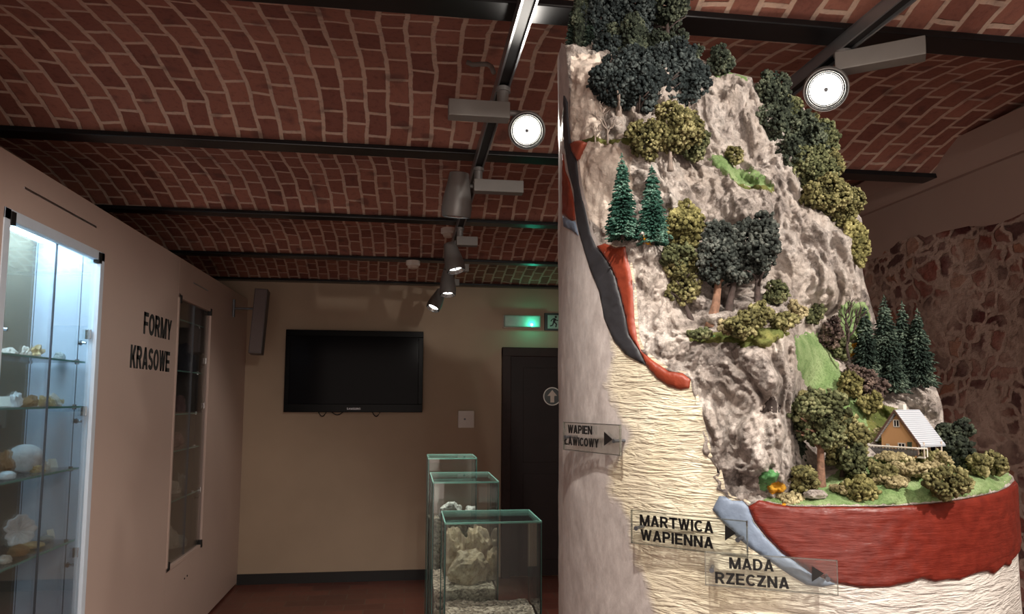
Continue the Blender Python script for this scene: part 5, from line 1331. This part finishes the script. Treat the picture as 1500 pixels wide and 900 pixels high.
    MB().tube([P0+Z*.014, P2+Z*.014], .0013, 4).build('side_rail', MAT['white'], fence)
    mb = MB(); pl = []
    mb.add([P0+nrm*.0008+Z*.002, P1+nrm*.0008+Z*.002, P1+nrm*.0008+Z*.011, P0+nrm*.0008+Z*.011, P0-nrm*.0008+Z*.002, P1-nrm*.0008+Z*.002, P1-nrm*.0008+Z*.011, P0-nrm*.0008+Z*.011], [(0, 1, 2, 3), (4, 7, 6, 5), (3, 2, 6, 7), (0, 4, 5, 1), (0, 3, 7, 4), (1, 5, 6, 2)])
    mb.build('infill_panel', plain('fence_dark_infill', (92, 90, 90), .7, bump=.5, scale=150), fence)
house()

# ------------------------------------------------------------------ ACRYLIC SIGNS fixed off the column
def plate_sign(c_px, corners, lines, arrow, label, off=.017):
    P = cyl(*c_px); th = theta(P); n = Vector((math.sin(th)*V_[0]-math.cos(th)*U[0], math.sin(th)*V_[1]-math.cos(th)*U[1], 0)); ex = Vector((-n.y, n.x, 0))
    if ex.dot(Vector(RIGHT)) < 0: ex = -ex
    Z = Vector((0, 0, 1)); O = Vector(P)+n*off
    def onplane(x, y):
        d = Vector(ray(x, y)); s = (O-Vector(C0)).dot(n)/d.dot(n); p = Vector(C0)+d*s; return (p-O).dot(ex), (p-O).z
    c = [onplane(*q) for q in corners]; x0 = (c[0][0]+c[3][0])/2; x1 = (c[1][0]+c[2][0])/2; z1 = (c[0][1]+c[1][1])/2; z0 = (c[2][1]+c[3][1])/2
    M_ = frame_matrix(O, ex, Z, n)      # plate x, up, out
    root = empty('layer_sign', O, label, 'sign', 'clear layer signs on the column')
    MB().box((x0, z0, -.002), (x1, z1, .002), .0003, M_).build('plate', MAT['acrylic'], root)
    e = .0011
    ed = MB()
    for p, q in (((x0, z0), (x1, z0+e)), ((x0, z1-e), (x1, z1)), ((x0, z0), (x0+e, z1)), ((x1-e, z0), (x1, z1))): ed.box((p[0]-.0002, p[1]-.0002, -.0022), (q[0]+.0002, q[1]+.0002, .0022), 0, M_)
    ed.build('plate_edge', MAT['acrylicedge'], root)
    for body, (ax, ay), bx, by in lines:
        p = onplane(ax, ay); q = (onplane(bx, ay)[0], onplane(ax, by)[1])
        me = fit_text(body, q[0]-p[0], p[1]-q[1], .030, .0008)
        place_mesh('lettering', me, M_ @ Matrix.Translation((p[0], q[1], .0030)), MAT['letter'], root)
    t = [onplane(*q) for q in arrow]
    mb = MB().add([M_ @ Vector((x, z, w)) for w in (.0022, .0034) for x, z in t], [(0, 1, 2), (5, 4, 3), (0, 3, 4, 1), (1, 4, 5, 2), (2, 5, 3, 0)]); mb.build('arrow', MAT['letter'], root)
    zc = (z0+z1)/2
    for x in (x0+.010, x1-.014):
        far = CC+0; 
        MB().lathe([(.0028, -(off+RC+.0-math.sqrt(max(RC*RC-x*x, .01)))-.001), (.0028, .003), (.0038, .003), (.0038, .0045)], 10, M_ @ Matrix.Translation((x, zc-.002, 0))).build('screw', MAT['steel'], root)
    return root
plate_sign((880, 645), [(826, 619), (909, 622), (909, 669), (826, 658)], [('WAPIEN', (834, 622.5), 869.5, 634.5), ('ŁAWICOWY', (829.5, 639.5), 879, 651.5)], [(887, 633), (887, 653), (899, 644)], 'clear plate lettered WAPIEN ŁAWICOWY at the outer side of the column', off=.016)
plate_sign((1010, 780), [(925, 755), (1095, 755), (1095, 808), (925, 804)], [('MARTWICA', (938.5, 753.5), 1045.5, 769.5), ('WAPIENNA', (939.5, 775), 1045.5, 791)], [(1063, 769), (1063, 792), (1079, 781)], 'clear plate lettered MARTWICA WAPIENNA across the blue-grey layer', off=.016)
plate_sign((1130, 838), [(1033, 815), (1227, 814), (1227, 866), (1033, 864)], [('MADA', (1068, 816), 1133, 832.5), ('RZECZNA', (1047.5, 837.5), 1155.5, 854)], [(1189, 829), (1189, 852), (1207, 840)], 'clear plate lettered MADA RZECZNA, lowest on the column', off=.016)
